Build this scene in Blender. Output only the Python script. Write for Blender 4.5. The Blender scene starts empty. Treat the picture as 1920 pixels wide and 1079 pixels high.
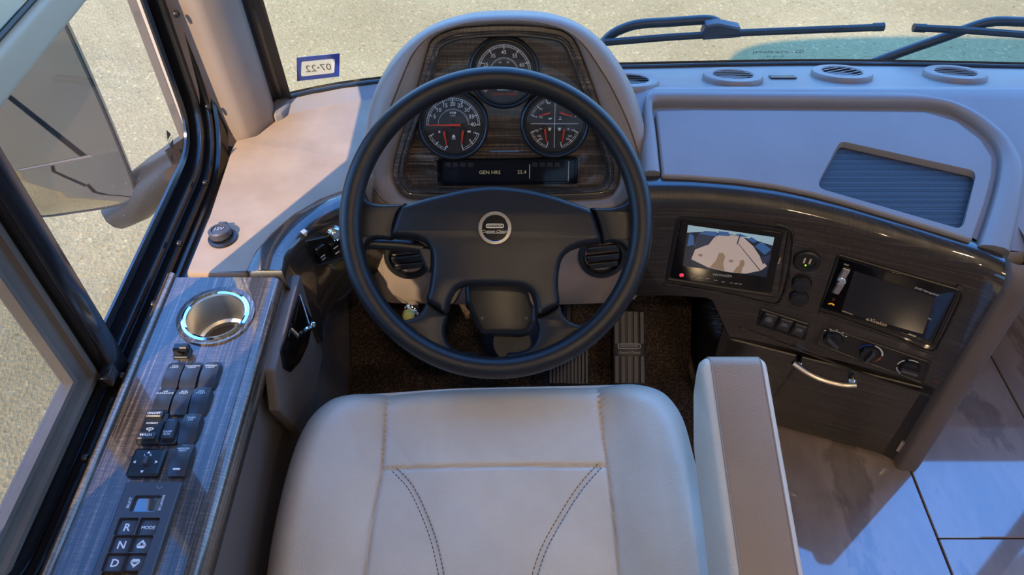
import bpy, bmesh, math, random
from mathutils import Vector as V, Matrix
from mathutils.geometry import tessellate_polygon
random.seed(7)
sc = bpy.context.scene
COL = sc.collection

# ------------------------------------------------------------ camera, sky, sun, exposure
CAM = V((0.0, 0.0, 1.35)); TH = math.radians(46.9); FPX = 1440.0
cam_d = bpy.data.cameras.new('camera'); cam = bpy.data.objects.new('camera', cam_d); COL.objects.link(cam)
cam_d.sensor_fit = 'HORIZONTAL'; cam_d.sensor_width = 36.0; cam_d.lens = 36.0 * FPX / 1920.0
cam_d.clip_start = 0.02; cam_d.clip_end = 400
cam.location = CAM; cam.rotation_euler = (math.pi / 2 - TH, 0, 0)
sc.camera = cam

world = bpy.data.worlds.new('sky'); sc.world = world; world.use_nodes = True
wn = world.node_tree.nodes; wl = world.node_tree.links; wn.clear()
w_out = wn.new('ShaderNodeOutputWorld'); w_bg = wn.new('ShaderNodeBackground')
w_tc = wn.new('ShaderNodeTexCoord'); w_sep = wn.new('ShaderNodeSeparateXYZ'); w_rmp = wn.new('ShaderNodeValToRGB')
wl.new(w_tc.outputs['Generated'], w_sep.inputs[0]); wl.new(w_sep.outputs['Z'], w_rmp.inputs[0])
w_rmp.color_ramp.elements[0].position = 0.0; w_rmp.color_ramp.elements[0].color = (0.26, 0.54, 1.0, 1)
w_rmp.color_ramp.elements[1].position = 0.75; w_rmp.color_ramp.elements[1].color = (0.09, 0.32, 1.0, 1)
wl.new(w_rmp.outputs[0], w_bg.inputs[0]); w_bg.inputs[1].default_value = 5.2
wl.new(w_bg.outputs[0], w_out.inputs[0])

SUN_DIR = V((0.50, 0.82, -0.90)).normalized()
sun_d = bpy.data.lights.new('sun', 'SUN'); sun = bpy.data.objects.new('sun', sun_d); COL.objects.link(sun)
sun_d.energy = 9.0; sun_d.color = (1.0, 0.77, 0.50); sun_d.angle = math.radians(0.55)
sun.rotation_euler = SUN_DIR.to_track_quat('-Z', 'Y').to_euler(); sun.location = (-6, -8, 9)

sc.view_settings.view_transform = 'Standard'; sc.view_settings.look = 'None'
sc.view_settings.gamma = 1.0; sc.view_settings.use_curve_mapping = False
sc.view_settings.exposure = 0.0
sc.cycles.max_bounces = 8; sc.cycles.transparent_max_bounces = 16; sc.cycles.use_denoising = True
sc.cycles.caustics_reflective = False; sc.cycles.caustics_refractive = False

# ------------------------------------------------------------ geometry helpers
FWD = V((0, math.cos(TH), -math.sin(TH))); DWN = V((0, -math.sin(TH), -math.cos(TH)))
def ray(px, py): return FWD + V((1, 0, 0)) * ((px - 960) / FPX) + DWN * ((py - 539.5) / FPX)
def Uz(px, py, z):
    d = ray(px, py); return CAM + d * ((z - CAM.z) / d.z)
def Uy(px, py, y):
    d = ray(px, py); return CAM + d * ((y - CAM.y) / d.y)
def Ux(px, py, x):
    d = ray(px, py); return CAM + d * ((x - CAM.x) / d.x)
def Up(px, py, p, n):
    d = ray(px, py); return CAM + d * ((V(p) - CAM).dot(n) / d.dot(n))

class Fr:
    """a work plane: origin, right, up, normal"""
    def __init__(s, o, r, u):
        s.o = V(o); s.r = V(r).normalized(); s.n = s.r.cross(V(u)).normalized(); s.u = s.n.cross(s.r).normalized()
    def w(s, a, b, c=0.0): return s.o + s.r * a + s.u * b + s.n * c
    def px(s, x, y, c=0.0):
        p = Up(x, y, s.o + s.n * c, s.n) - s.o; return (p.dot(s.r), p.dot(s.u))
    def pxs(s, pts, c=0.0): return [s.px(x, y, c) for x, y in pts]
    def at(s, a, b, c=0.0, rot=0.0):
        co, si = math.cos(rot), math.sin(rot)
        return Fr(s.w(a, b, c), s.r * co + s.u * si, s.u * co - s.r * si)

def area2(p): return sum(p[i][0] * p[(i + 1) % len(p)][1] - p[(i + 1) % len(p)][0] * p[i][1] for i in range(len(p))) / 2
def ccw(p): return list(p) if area2(p) > 0 else list(reversed(p))
def cat(p0, p1, p2, p3, t):
    return tuple(0.5 * ((2 * b) + (-a + c) * t + (2 * a - 5 * b + 4 * c - d) * t * t + (-a + 3 * b - 3 * c + d) * t ** 3) for a, b, c, d in zip(p0, p1, p2, p3))
def resample(pts, n, closed):
    L = [0.0]; m = len(pts); q = list(pts) + ([pts[0]] if closed else [])
    for i in range(len(q) - 1): L.append(L[-1] + math.dist(q[i], q[i + 1]))
    out = []; k = 0; cnt = n if closed else n - 1
    for i in range(n):
        t = L[-1] * i / cnt
        while k < len(L) - 2 and L[k + 1] < t: k += 1
        f = (t - L[k]) / max(1e-9, L[k + 1] - L[k]); out.append(tuple(a + (b - a) * f for a, b in zip(q[k], q[k + 1])))
    return out
def spline(pts, n, closed=False, sub=10):
    pts = [tuple(p) for p in pts]; m = len(pts); d = []
    for i in range(m if closed else m - 1):
        g = (lambda j: pts[j % m]) if closed else (lambda j: pts[min(max(j, 0), m - 1)])
        for k in range(sub): d.append(cat(g(i - 1), g(i), g(i + 1), g(i + 2), k / sub))
    if not closed: d.append(pts[-1])
    return resample(d, n, closed)
def rpoly(pts, r, seg=5):
    pts = ccw([tuple(p) for p in pts]); m = len(pts); out = []
    for i in range(m):
        rr = r[i] if isinstance(r, (list, tuple)) else r
        p = V(pts[i]); a = V(pts[i - 1]) - p; b = V(pts[(i + 1) % m]) - p
        la, lb = a.length, b.length; a.normalize(); b.normalize(); ang = a.angle(b, 1.57)
        t = min(rr / max(math.tan(ang / 2), 0.05), la * .49, lb * .49)
        p0 = p + a * t; p2 = p + b * t
        for k in range(seg + 1):
            s = k / seg; q = p0 * (1 - s) ** 2 + p * 2 * s * (1 - s) + p2 * s * s; out.append((q.x, q.y))
    return out
def rrect(w, h, r, seg=5, cx=0, cy=0): return rpoly([(cx - w / 2, cy - h / 2), (cx + w / 2, cy - h / 2), (cx + w / 2, cy + h / 2), (cx - w / 2, cy + h / 2)], r, seg)
def circ(r, n=32, cx=0, cy=0): return [(cx + r * math.cos(2 * math.pi * i / n), cy + r * math.sin(2 * math.pi * i / n)) for i in range(n)]
def inset(p, d):
    m = len(p); out = []
    for i in range(m):
        a = V(p[i]) - V(p[i - 1]); b = V(p[(i + 1) % m]) - V(p[i])
        if a.length < 1e-9: a = b.copy()
        if b.length < 1e-9: b = a.copy()
        a.normalize(); b.normalize(); na = V((-a.y, a.x)); nb = V((-b.y, b.x)); nn = na + nb
        if nn.length < 1e-6: nn = na
        nn.normalize(); k = 1 / max(nn.dot(na), 0.5); out.append((p[i][0] + nn.x * d * k, p[i][1] + nn.y * d * k))
    return out

class MB:
    """collects shapes, then links them as one mesh object"""
    def __init__(s): s.bm = bmesh.new(); s.mi = 0
    def face(s, vs):
        try: f = s.bm.faces.new(vs); f.material_index = s.mi; return f
        except ValueError: return None
    def verts(s, pts): return [s.bm.verts.new(p) for p in pts]
    def poly(s, pts): s.face(s.verts(pts)); return s
    def loft(s, loops, closed=True, cap0=False, cap1=False):
        R = [s.verts(l) for l in loops]
        for A, B in zip(R, R[1:]):
            m = len(A)
            for i in range(m if closed else m - 1): s.face((A[i], A[(i + 1) % m], B[(i + 1) % m], B[i]))
        if cap0: s.face(list(reversed(R[0])))
        if cap1: s.face(R[-1])
        return s
    def puff(s, F, pts, prof, back=True):
        pts = ccw(pts); loops = [inset(pts, d) for d, c in prof]
        R = [s.verts([F.w(x, y, c) for x, y in l]) for l, (d, c) in zip(loops, prof)]; m = len(pts)
        for A, B in zip(R, R[1:]):
            for i in range(m): s.face((A[i], A[(i + 1) % m], B[(i + 1) % m], B[i]))
        for k in ([0] if back else []) + [-1]:
            if m <= 8: s.face(list(reversed(R[k])) if k == 0 else R[k]); continue
            for t in tessellate_polygon([[V((x, y, 0)) for x, y in loops[k]]]):
                s.face([R[k][i] for i in (reversed(t) if k == 0 else t)])
        return s
    def ring(s, F, pts, prof):
        pts = ccw(pts); s.loft([[F.w(x, y, c) for x, y in inset(pts, d)] for d, c in prof]); return s
    def lathe(s, F, prof, n=40, cx=0, cy=0, cap0=False, cap1=True):
        s.loft([[F.w(cx + r * math.cos(2 * math.pi * i / n), cy + r * math.sin(2 * math.pi * i / n), c) for i in range(n)] for r, c in prof], True, cap0, cap1); return s
    def box(s, F, x0, x1, y0, y1, c0, c1, bev=0.0, seg=2):
        if bev > 0:
            prof = [(0, c0)] + [(bev * (1 - math.cos(math.pi / 2 * k / seg)), c1 - bev + bev * math.sin(math.pi / 2 * k / seg)) for k in range(seg + 1)]
            s.puff(F, rrect(x1 - x0, y1 - y0, bev, 3, (x0 + x1) / 2, (y0 + y1) / 2), prof)
        else: s.puff(F, [(x0, y0), (x1, y0), (x1, y1), (x0, y1)], [(0, c0), (0, c1)])
        return s
    def tube(s, pts, r, n=10, caps=True, up=None, flat=1.0):
        pts = [V(p) for p in pts]; loops = []; prev = None
        for i, p in enumerate(pts):
            t = (pts[min(i + 1, len(pts) - 1)] - pts[max(i - 1, 0)]).normalized()
            if prev is None:
                ref = V(up) if up else (V((0, 0, 1)) if abs(t.z) < .9 else V((1, 0, 0))); x = (ref - t * ref.dot(t)).normalized()
            else: x = (prev - t * prev.dot(t)).normalized()
            prev = x; y = t.cross(x); rr = r[i] if isinstance(r, (list, tuple)) else r
            loops.append([p + x * (rr * flat * math.cos(2 * math.pi * k / n)) + y * (rr * math.sin(2 * math.pi * k / n)) for k in range(n)])
        s.loft(loops, True, caps, caps); return s
    def text(s, F, body, size, cx, cy, c=0.0004, bold=0.0, shear=0.0, align='CENTER', wscale=1.0, mirror=False):
        cu = bpy.data.curves.new('t', 'FONT'); cu.body = body; cu.size = size; cu.resolution_u = 2
        cu.align_x = align; cu.align_y = 'CENTER'; cu.offset = bold * size * .6; cu.shear = shear; cu.space_line = 0.85
        ob = bpy.data.objects.new('t', cu); me = bpy.data.meshes.new_from_object(ob)
        vs = [s.bm.verts.new(F.w(cx + v.co.x * wscale * (-1 if mirror else 1), cy + v.co.y, c)) for v in me.vertices]
        for p in me.polygons:
            ids = [vs[i] for i in p.vertices]
            s.face(list(reversed(ids)) if mirror else ids)
        bpy.data.objects.remove(ob); bpy.data.curves.remove(cu); bpy.data.meshes.remove(me); return s
    def flat(s, F, pts, c=0.0004):
        s.poly([F.w(x, y, c) for x, y in ccw(pts)]); return s
    def arcband(s, F, r0, r1, a0, a1, c, n=24, cx=0, cy=0):
        A = []; B = []
        for i in range(n + 1):
            a = math.radians(a0 + (a1 - a0) * i / n); A.append(F.w(cx + r0 * math.cos(a), cy + r0 * math.sin(a), c)); B.append(F.w(cx + r1 * math.cos(a), cy + r1 * math.sin(a), c))
        s.loft([A, B], closed=False); return s
    def bar(s, F, x0, y0, x1, y1, wd, c):
        d = V((x1 - x0, y1 - y0)).normalized(); nx, ny = -d.y * wd / 2, d.x * wd / 2
        s.flat(F, [(x0 + nx, y0 + ny), (x0 - nx, y0 - ny), (x1 - nx, y1 - ny), (x1 + nx, y1 + ny)], c); return s
    def build(s, name, mats, parent=None, smooth=38, fixn=True, uv=None):
        if uv:
            lay = s.bm.loops.layers.uv.new('UVMap')
            for f in s.bm.faces:
                for l in f.loops: l[lay].uv = uv(l.vert.co)
        if fixn: bmesh.ops.recalc_face_normals(s.bm, faces=s.bm.faces[:])
        for f in s.bm.faces: f.smooth = True
        lim = math.radians(smooth)
        for e in s.bm.edges:
            if len(e.link_faces) == 2 and e.calc_face_angle(0) > lim: e.smooth = False
        off = V((0, 0, 0)); p = parent
        while p is not None: off += p.location; p = p.parent
        org = off
        if parent is None:
            co = [v.co for v in s.bm.verts]
            org = V(((min(c.x for c in co) + max(c.x for c in co)) / 2, (min(c.y for c in co) + max(c.y for c in co)) / 2, min(c.z for c in co)))
        for v in s.bm.verts: v.co -= org
        me = bpy.data.meshes.new(name); s.bm.to_mesh(me); s.bm.free()
        for m in (mats if isinstance(mats, (list, tuple)) else [mats]): me.materials.append(m)
        o = bpy.data.objects.new(name, me); COL.objects.link(o)
        if parent is not None: o.parent = parent
        else: o.location = org
        return o

def thing(name, label, cat_, loc, group=None):
    o = bpy.data.objects.new(name, None); COL.objects.link(o); o.location = loc; o.empty_display_size = .05
    o['label'] = label; o['category'] = cat_
    if group: o['group'] = group
    return o
def tag(o, label, cat_, group=None, kind=None):
    o['label'] = label; o['category'] = cat_
    if group: o['group'] = group
    if kind: o['kind'] = kind
    return o
def struct(o): o['kind'] = 'structure'; return o
def stuffp(o): o['kind'] = 'stuff'; return o
def holed(mb, F, outer, holes, c):
    """flat sheet with holes"""
    es = []; vs_all = []
    for lp in [ccw(outer)] + [ccw(h) for h in holes]:
        vs = mb.verts([F.w(x, y, c) for x, y in lp]); vs_all.append(vs)
        for i in range(len(vs)): es.append(mb.bm.edges.new((vs[i], vs[(i + 1) % len(vs)])))
    r = bmesh.ops.triangle_fill(mb.bm, edges=es, use_beauty=True, use_dissolve=False)
    for g in r['geom']:
        if isinstance(g, bmesh.types.BMFace): g.material_index = mb.mi
    return vs_all

# ------------------------------------------------------------ materials
def lin(r, g, b):
    f = lambda v: (v / 255 / 12.92) if v / 255 <= .04045 else ((v / 255 + .055) / 1.055) ** 2.4
    return (f(r), f(g), f(b), 1)
def newmat(name):
    m = bpy.data.materials.new(name); m.use_nodes = True; nt = m.node_tree
    return m, nt, nt.nodes['Principled BSDF'], nt.nodes['Material Output']
def coords(nt, scale=(1, 1, 1), rot=(0, 0, 0), out='Object'):
    tc = nt.nodes.new('ShaderNodeTexCoord'); mp = nt.nodes.new('ShaderNodeMapping')
    mp.inputs['Scale'].default_value = scale; mp.inputs['Rotation'].default_value = rot
    nt.links.new(tc.outputs[out], mp.inputs['Vector']); return mp.outputs[0]
def noise(nt, vec, scale, detail=3, rough=.55):
    n = nt.nodes.new('ShaderNodeTexNoise'); n.inputs['Scale'].default_value = scale; n.inputs['Detail'].default_value = detail
    n.inputs['Roughness'].default_value = rough; nt.links.new(vec, n.inputs['Vector']); return n.outputs['Fac']
def ramp(nt, fac, stops):
    r = nt.nodes.new('ShaderNodeValToRGB'); el = r.color_ramp.elements
    while len(el) < len(stops): el.new(.5)
    for e, (p, c) in zip(el, stops): e.position = p; e.color = c if len(c) == 4 else (*c, 1)
    nt.links.new(fac, r.inputs[0]); return r.outputs[0]
def bump(nt, bs, height, strength=.3, dist=.001):
    b = nt.nodes.new('ShaderNodeBump'); b.inputs['Strength'].default_value = strength; b.inputs['Distance'].default_value = dist
    nt.links.new(height, b.inputs['Height']); nt.links.new(b.outputs[0], bs.inputs['Normal'])
def plain(name, col, rough=.5, metal=0.0, spec=.5, coat=0.0, coat_rough=.05):
    m, nt, bs, out = newmat(name)
    bs.inputs['Base Color'].default_value = col; bs.inputs['Roughness'].default_value = rough; bs.inputs['Metallic'].default_value = metal
    bs.inputs['Specular IOR Level'].default_value = spec; bs.inputs['Coat Weight'].default_value = coat; bs.inputs['Coat Roughness'].default_value = coat_rough
    return m
def grained(name, c0, c1, rough, gscale, bstr, bdist=.0006, spec=.5, vor=True, blotch=6):
    m, nt, bs, out = newmat(name); v = coords(nt)
    f = noise(nt, v, blotch, 4); nt.links.new(ramp(nt, f, [(.35, c0), (.65, c1)]), bs.inputs['Base Color'])
    bs.inputs['Roughness'].default_value = rough; bs.inputs['Specular IOR Level'].default_value = spec
    if vor:
        t = nt.nodes.new('ShaderNodeTexVoronoi'); t.inputs['Scale'].default_value = gscale; nt.links.new(v, t.inputs['Vector']); h = t.outputs['Distance']
    else: h = noise(nt, v, gscale, 4)
    bump(nt, bs, h, bstr, bdist); return m
def woodmat(name, axis, dark=1.0, src='Object'):
    m, nt, bs, out = newmat(name); coords_ = lambda n, sc: coords(n, sc, (0, 0, 0), src)
    sc_ = {'x': (5, 330, 330), 'y': (330, 5, 330), 'z': (330, 330, 5)}[axis]; cr = {'x': (420, 60, 60), 'y': (60, 420, 60), 'z': (60, 60, 420)}[axis]
    f1 = noise(nt, coords_(nt, sc_), 1.0, 5, .65); f2 = noise(nt, coords_(nt, cr), 1.0, 2, .5); f3 = noise(nt, coords_(nt, tuple(s * .25 for s in sc_)), 1.0, 2, .5)
    a = nt.nodes.new('ShaderNodeMath'); a.operation = 'MULTIPLY_ADD'; a.inputs[1].default_value = .28; nt.links.new(f2, a.inputs[0]); nt.links.new(f1, a.inputs[2])
    b = nt.nodes.new('ShaderNodeMath'); b.operation = 'MULTIPLY_ADD'; b.inputs[1].default_value = .35; nt.links.new(f3, b.inputs[0]); nt.links.new(a.outputs[0], b.inputs[2])
    k = dark
    nt.links.new(ramp(nt, b.outputs[0], [(.60, (.008 * k, .0055 * k, .0042 * k)), (.80, (.024 * k, .017 * k, .012 * k)), (.94, (.065 * k, .047 * k, .034 * k)), (1.05, (.12 * k, .092 * k, .07 * k))]), bs.inputs['Base Color'])
    bs.inputs['Roughness'].default_value = .35; bs.inputs['Coat Weight'].default_value = 1.0; bs.inputs['Coat Roughness'].default_value = .04
    return m
def emis(name, col, s=1.0):
    m, nt, bs, out = newmat(name); bs.inputs['Base Color'].default_value = (0, 0, 0, 1); bs.inputs['Roughness'].default_value = .2
    bs.inputs['Emission Color'].default_value = col; bs.inputs['Emission Strength'].default_value = s; return m
def glassmat(name, tint, refl=.08, dirt=0.0):
    m, nt, bs, out = newmat(name); nt.nodes.remove(bs)
    tr = nt.nodes.new('ShaderNodeBsdfTransparent'); tr.inputs[0].default_value = tint
    gl = nt.nodes.new('ShaderNodeBsdfGlossy'); gl.inputs['Roughness'].default_value = .0
    fr = nt.nodes.new('ShaderNodeLayerWeight'); fr.inputs[0].default_value = .5; mx = nt.nodes.new('ShaderNodeMixShader')
    pw = nt.nodes.new('ShaderNodeMath'); pw.operation = 'POWER'; pw.inputs[1].default_value = 5; nt.links.new(fr.outputs['Facing'], pw.inputs[0])
    mu = nt.nodes.new('ShaderNodeMath'); mu.operation = 'MULTIPLY_ADD'; mu.inputs[1].default_value = .9; mu.inputs[2].default_value = refl; nt.links.new(pw.outputs[0], mu.inputs[0])
    nt.links.new(mu.outputs[0], mx.inputs[0]); nt.links.new(tr.outputs[0], mx.inputs[1]); nt.links.new(gl.outputs[0], mx.inputs[2])
    last = mx.outputs[0]
    if dirt:
        df = nt.nodes.new('ShaderNodeBsdfDiffuse'); df.inputs[0].default_value = (.75, .74, .7, 1); m2 = nt.nodes.new('ShaderNodeMixShader')
        v = coords(nt); vt = nt.nodes.new('ShaderNodeTexVoronoi'); vt.inputs['Scale'].default_value = 75; nt.links.new(v, vt.inputs['Vector'])
        spots = ramp(nt, vt.outputs['Distance'], [(.05, (1, 1, 1)), (.13, (0, 0, 0))]); patch = ramp(nt, noise(nt, v, 5, 3), [(.45, (0, 0, 0)), (.62, (1, 1, 1))])
        m1 = nt.nodes.new('ShaderNodeMath'); m1.operation = 'MULTIPLY'; nt.links.new(spots, m1.inputs[0]); nt.links.new(patch, m1.inputs[1])
        m3 = nt.nodes.new('ShaderNodeMath'); m3.operation = 'MULTIPLY_ADD'; m3.inputs[1].default_value = dirt; m3.inputs[2].default_value = .02; nt.links.new(m1.outputs[0], m3.inputs[0])
        nt.links.new(m3.outputs[0], m2.inputs[0]); nt.links.new(last, m2.inputs[1]); nt.links.new(df.outputs[0], m2.inputs[2]); last = m2.outputs[0]
    nt.links.new(last, out.inputs[0]); return m

M = {}
M['vinyl'] = grained('taupe_vinyl', lin(130, 124, 122), lin(137, 131, 129), .45, 900, .25, .0005)
M['vinyl_dark'] = grained('grey_taupe_vinyl', lin(104, 92, 84), lin(111, 99, 91), .5, 900, .25, .0005)
M['pad'] = grained('tan_dash_vinyl', lin(150, 127, 104), lin(162, 139, 116), .6, 700, .3, .0006, blotch=14)
M['hoodleather'] = grained('pod_leather', lin(140, 124, 113), lin(150, 134, 122), .42, 1300, .12, .0004)
M['seat'] = grained('seat_leather', lin(204, 187, 166), lin(214, 199, 180), .40, 420, .35, .0009, blotch=9)
M['armtop'] = grained('armrest_leather', lin(204, 187, 166), lin(214, 199, 180), .40, 420, .35, .0009, blotch=9)
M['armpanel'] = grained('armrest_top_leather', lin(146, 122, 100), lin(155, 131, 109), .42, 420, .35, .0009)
M['thread'] = plain('grey_thread', lin(84, 92, 104), .7)
M['thread_tan'] = plain('tan_thread', lin(150, 135, 122), .7)
M['wood_x'] = woodmat('ebony_gloss_wood_across', 'x', 1.7)
M['wood_uv'] = woodmat('ebony_gloss_wood_curved', 'x', .62, 'UV')
M['wood_y'] = woodmat('ebony_gloss_wood_along', 'y', 2.4)
M['wood_door'] = plain('dark_laminate', (.012, .010, .009, 1), .42)
M['black'] = plain('black_plastic', (.012, .012, .013, 1), .38)
M['blackgloss'] = plain('gloss_black', (.006, .006, .007, 1), .08)
M['rubber'] = grained('wheel_rubber', (.011, .011, .013, 1), (.014, .014, .016, 1), .32, 1500, .30, .0004, spec=.38)
M['switch'] = plain('satin_black_switch', (.034, .035, .041, 1), .36)
M['panel'] = plain('charcoal_panel', (.055, .054, .064, 1), .45)
M['alu'] = grained('dull_aluminium', lin(88, 82, 76), lin(104, 97, 90), .45, 60, .2, .0004, vor=False)
M['anod'] = plain('black_anodised_frame', (.012, .012, .014, 1), .16, 0.0, .7)
M['chrome'] = plain('chrome', (.85, .85, .86, 1), .07, 1.0)
M['steel'] = plain('brushed_steel', (.82, .77, .67, 1), .38, 1.0)
M['nickel'] = plain('satin_nickel', (.62, .57, .52, 1), .3, 1.0)
M['white'] = plain('white_print', (.78, .78, .78, 1), .6)
M['greyprint'] = plain('grey_print', (.48, .48, .50, 1), .6)
M['gold'] = plain('gold_print', (.72, .60, .38, 1), .4)
M['red'] = plain('red_needle', (.75, .045, .02, 1), .45)
M['dial'] = plain('dial_face', (.018, .018, .019, 1), .5)
M['grille'] = plain('grille_black', (.012, .013, .016, 1), .4)
M['blue'] = plain('blue_print', lin(30, 60, 150), .5)
M['whitevinyl'] = plain('sticker_white', (.62, .64, .70, 1), .5)
M['orange'] = plain('amber_lens', (.85, .22, .03, 1), .25)
M['yellow'] = plain('yellow_cap', (.62, .52, .12, 1), .4)
M['screenoff'] = plain('screen_off', (.016, .018, .024, 1), .12)
M['lcd'] = plain('lcd_glass', (.012, .013, .016, 1), .12)
M['lcdtext'] = emis('lcd_text', (.80, .72, .45, 1), .30)
M['mirror'] = plain('mirror_glass', (.50, .52, .50, 1), .02, 1.0)
M['body'] = plain('painted_body', lin(96, 88, 82), .3, 0, .5, .5)
def shademat():
    m, nt, bs, out = newmat('pleated_shade'); bs.inputs['Base Color'].default_value = lin(186, 186, 166); bs.inputs['Roughness'].default_value = .9
    t = nt.nodes.new('ShaderNodeBsdfTranslucent'); t.inputs[0].default_value = lin(190, 188, 160); mx = nt.nodes.new('ShaderNodeMixShader'); mx.inputs[0].default_value = .35
    nt.links.new(bs.outputs[0], mx.inputs[1]); nt.links.new(t.outputs[0], mx.inputs[2]); nt.links.new(mx.outputs[0], out.inputs[0]); return m
M['shade'] = shademat()
M['hem'] = plain('shade_rail', lin(172, 168, 148), .45)
M['ceil'] = plain('ceiling_vinyl', lin(226, 218, 206), .7)
M['wallin'] = plain('interior_wall', lin(190, 172, 152), .7)
M['glass'] = glassmat('windshield_glass', (.95, .97, .90, 1), .06)
M['sideglass'] = glassmat('side_window_glass', (.96, .97, .95, 1), .06, .55)
M['rearglass'] = glassmat('window_glass', (.9, .92, .9, 1), .06)
M['clear'] = glassmat('gauge_lens', (.97, .97, .97, 1), .035)
M['blackprint'] = plain('black_print', (.02, .02, .02, 1), .6)

def groundmat():
    m, nt, bs, out = newmat('pale_gravel'); v = coords(nt)
    big = ramp(nt, noise(nt, v, .7, 5, .6), [(.3, lin(136, 115, 74)), (.7, lin(160, 138, 94))])
    vt = nt.nodes.new('ShaderNodeTexVoronoi'); vt.inputs['Scale'].default_value = 64; nt.links.new(v, vt.inputs['Vector'])
    st = ramp(nt, vt.outputs['Color'], [(.0, (.55, .52, .48)), (.14, (.86, .85, .84)), (.80, (1, 1, 1)), (1, (1.5, 1.5, 1.5))])
    mx = nt.nodes.new('ShaderNodeMix'); mx.data_type = 'RGBA'; mx.blend_type = 'MULTIPLY'; mx.inputs[0].default_value = 1
    nt.links.new(big, mx.inputs[6]); nt.links.new(st, mx.inputs[7]); nt.links.new(mx.outputs[2], bs.inputs['Base Color'])
    bs.inputs['Roughness'].default_value = .95; bs.inputs['Specular IOR Level'].default_value = .1
    a = nt.nodes.new('ShaderNodeMath'); a.operation = 'ADD'; nt.links.new(noise(nt, v, 26, 5, .7), a.inputs[0]); nt.links.new(vt.outputs['Distance'], a.inputs[1])
    bump(nt, bs, a.outputs[0], .5, .012); return m
M['ground'] = groundmat()
def tilemat():
    m, nt, bs, out = newmat('polished_floor_tile'); v = coords(nt, (1.2, .45, 1), (0, 0, .5))
    f = noise(nt, v, 5, 6, .62); nt.links.new(ramp(nt, f, [(.3, lin(112, 96, 84)), (.5, lin(138, 121, 107)), (.56, lin(148, 130, 116)), (.6, lin(116, 100, 88)), (.75, lin(142, 126, 112))]), bs.inputs['Base Color'])
    bs.inputs['Roughness'].default_value = .30; bs.inputs['Coat Weight'].default_value = 1; bs.inputs['Coat Roughness'].default_value = .045; bs.inputs['Coat IOR'].default_value = 2.0; return m
M['tile'] = tilemat()
M['grout'] = plain('grout', lin(52, 44, 40), .8)
def carpetmat():
    m, nt, bs, out = newmat('brown_carpet'); v = coords(nt)
    f = noise(nt, v, 260, 3, .7); nt.links.new(ramp(nt, f, [(.38, (.018, .011, .008)), (.55, (.07, .045, .032)), (.68, (.19, .13, .095))]), bs.inputs['Base Color'])
    bs.inputs['Roughness'].default_value = 1; bump(nt, bs, f, 1.0, .004); return m
M['carpet'] = carpetmat()
def screenmesh():
    m, nt, bs, out = newmat('insect_screen_mesh')
    wv = nt.nodes.new('ShaderNodeTexWave'); wv.inputs['Scale'].default_value = 150; nt.links.new(coords(nt, (1, 1, 1), (.7, 0, 0)), wv.inputs['Vector']); wv.bands_direction = 'Y'
    al = ramp(nt, wv.outputs['Fac'], [(.0, (.18, .18, .18)), (1, (.62, .62, .62))]); nt.links.new(al, bs.inputs['Alpha'])
    bs.inputs['Base Color'].default_value = (.05, .045, .04, 1); bs.inputs['Roughness'].default_value = .7; return m
M['screen'] = screenmesh()
def perf():
    m, nt, bs, out = newmat('grille_mesh'); v = coords(nt)
    vt = nt.nodes.new('ShaderNodeTexVoronoi'); vt.inputs['Scale'].default_value = 330; vt.inputs['Randomness'].default_value = 0; nt.links.new(v, vt.inputs['Vector'])
    nt.links.new(ramp(nt, vt.outputs['Distance'], [(.3, (.004, .004, .005)), (.5, (.035, .038, .045))]), bs.inputs['Base Color']); bs.inputs['Roughness'].default_value = .45
    bump(nt, bs, vt.outputs['Distance'], .6, .001); return m
M['perf'] = perf()
Z = Fr((0, 0, 0), (1, 0, 0), (0, 1, 0))
# ============================================================ THE SETTING
def boxes(name, mats, lst):
    mb = MB()
    for b in lst:
        mb.mi = b[6] if len(b) > 6 else 0
        mb.box(Z, b[0], b[1], b[2], b[3], b[4], b[5])
    return struct(mb.build(name, mats))

GZ = -1.05
mb = MB(); mb.flat(Z, [(-60, -60), (60, -60), (60, 60), (-60, 60)], GZ); g = struct(mb.build('ground', M['ground']))
YB = -3.6; XL = -0.53; XR = 1.80
# left side of the coach: the driver's window and one saloon window further back
def sidewall(name, x0, x1, xo0, xo1, wins):
    lst = []
    for (a, b, k) in ((x0, x1, 0), (xo0, xo1, 1)):
        ys = YB
        for (wy0, wy1, wz0, wz1) in sorted(wins):
            lst.append((a, b, ys, wy0, -.75, 2.1, k)); lst.append((a, b, wy0, wy1, -.75, wz0, k)); lst.append((a, b, wy0, wy1, wz1, 2.1, k)); ys = wy1
        lst.append((a, b, ys, 1.168, -.75, 2.1, k))
    return boxes(name, [M['wallin'], M['body']], lst)
sidewall('wall_left', -.585, XL, -.60, -.585, [(.26, 1.145, .484, 1.62), (-2.6, -1.2, .85, 1.65)])
sidewall('wall_right', XR, 1.855, 1.855, 1.87, [(.15, 1.0, .70, 1.60), (-2.9, -1.0, .75, 1.65)])
boxes('wall_back', [M['wallin']], [(-.60, 1.87, YB - .05, YB, -.75, 2.1)])

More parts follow.
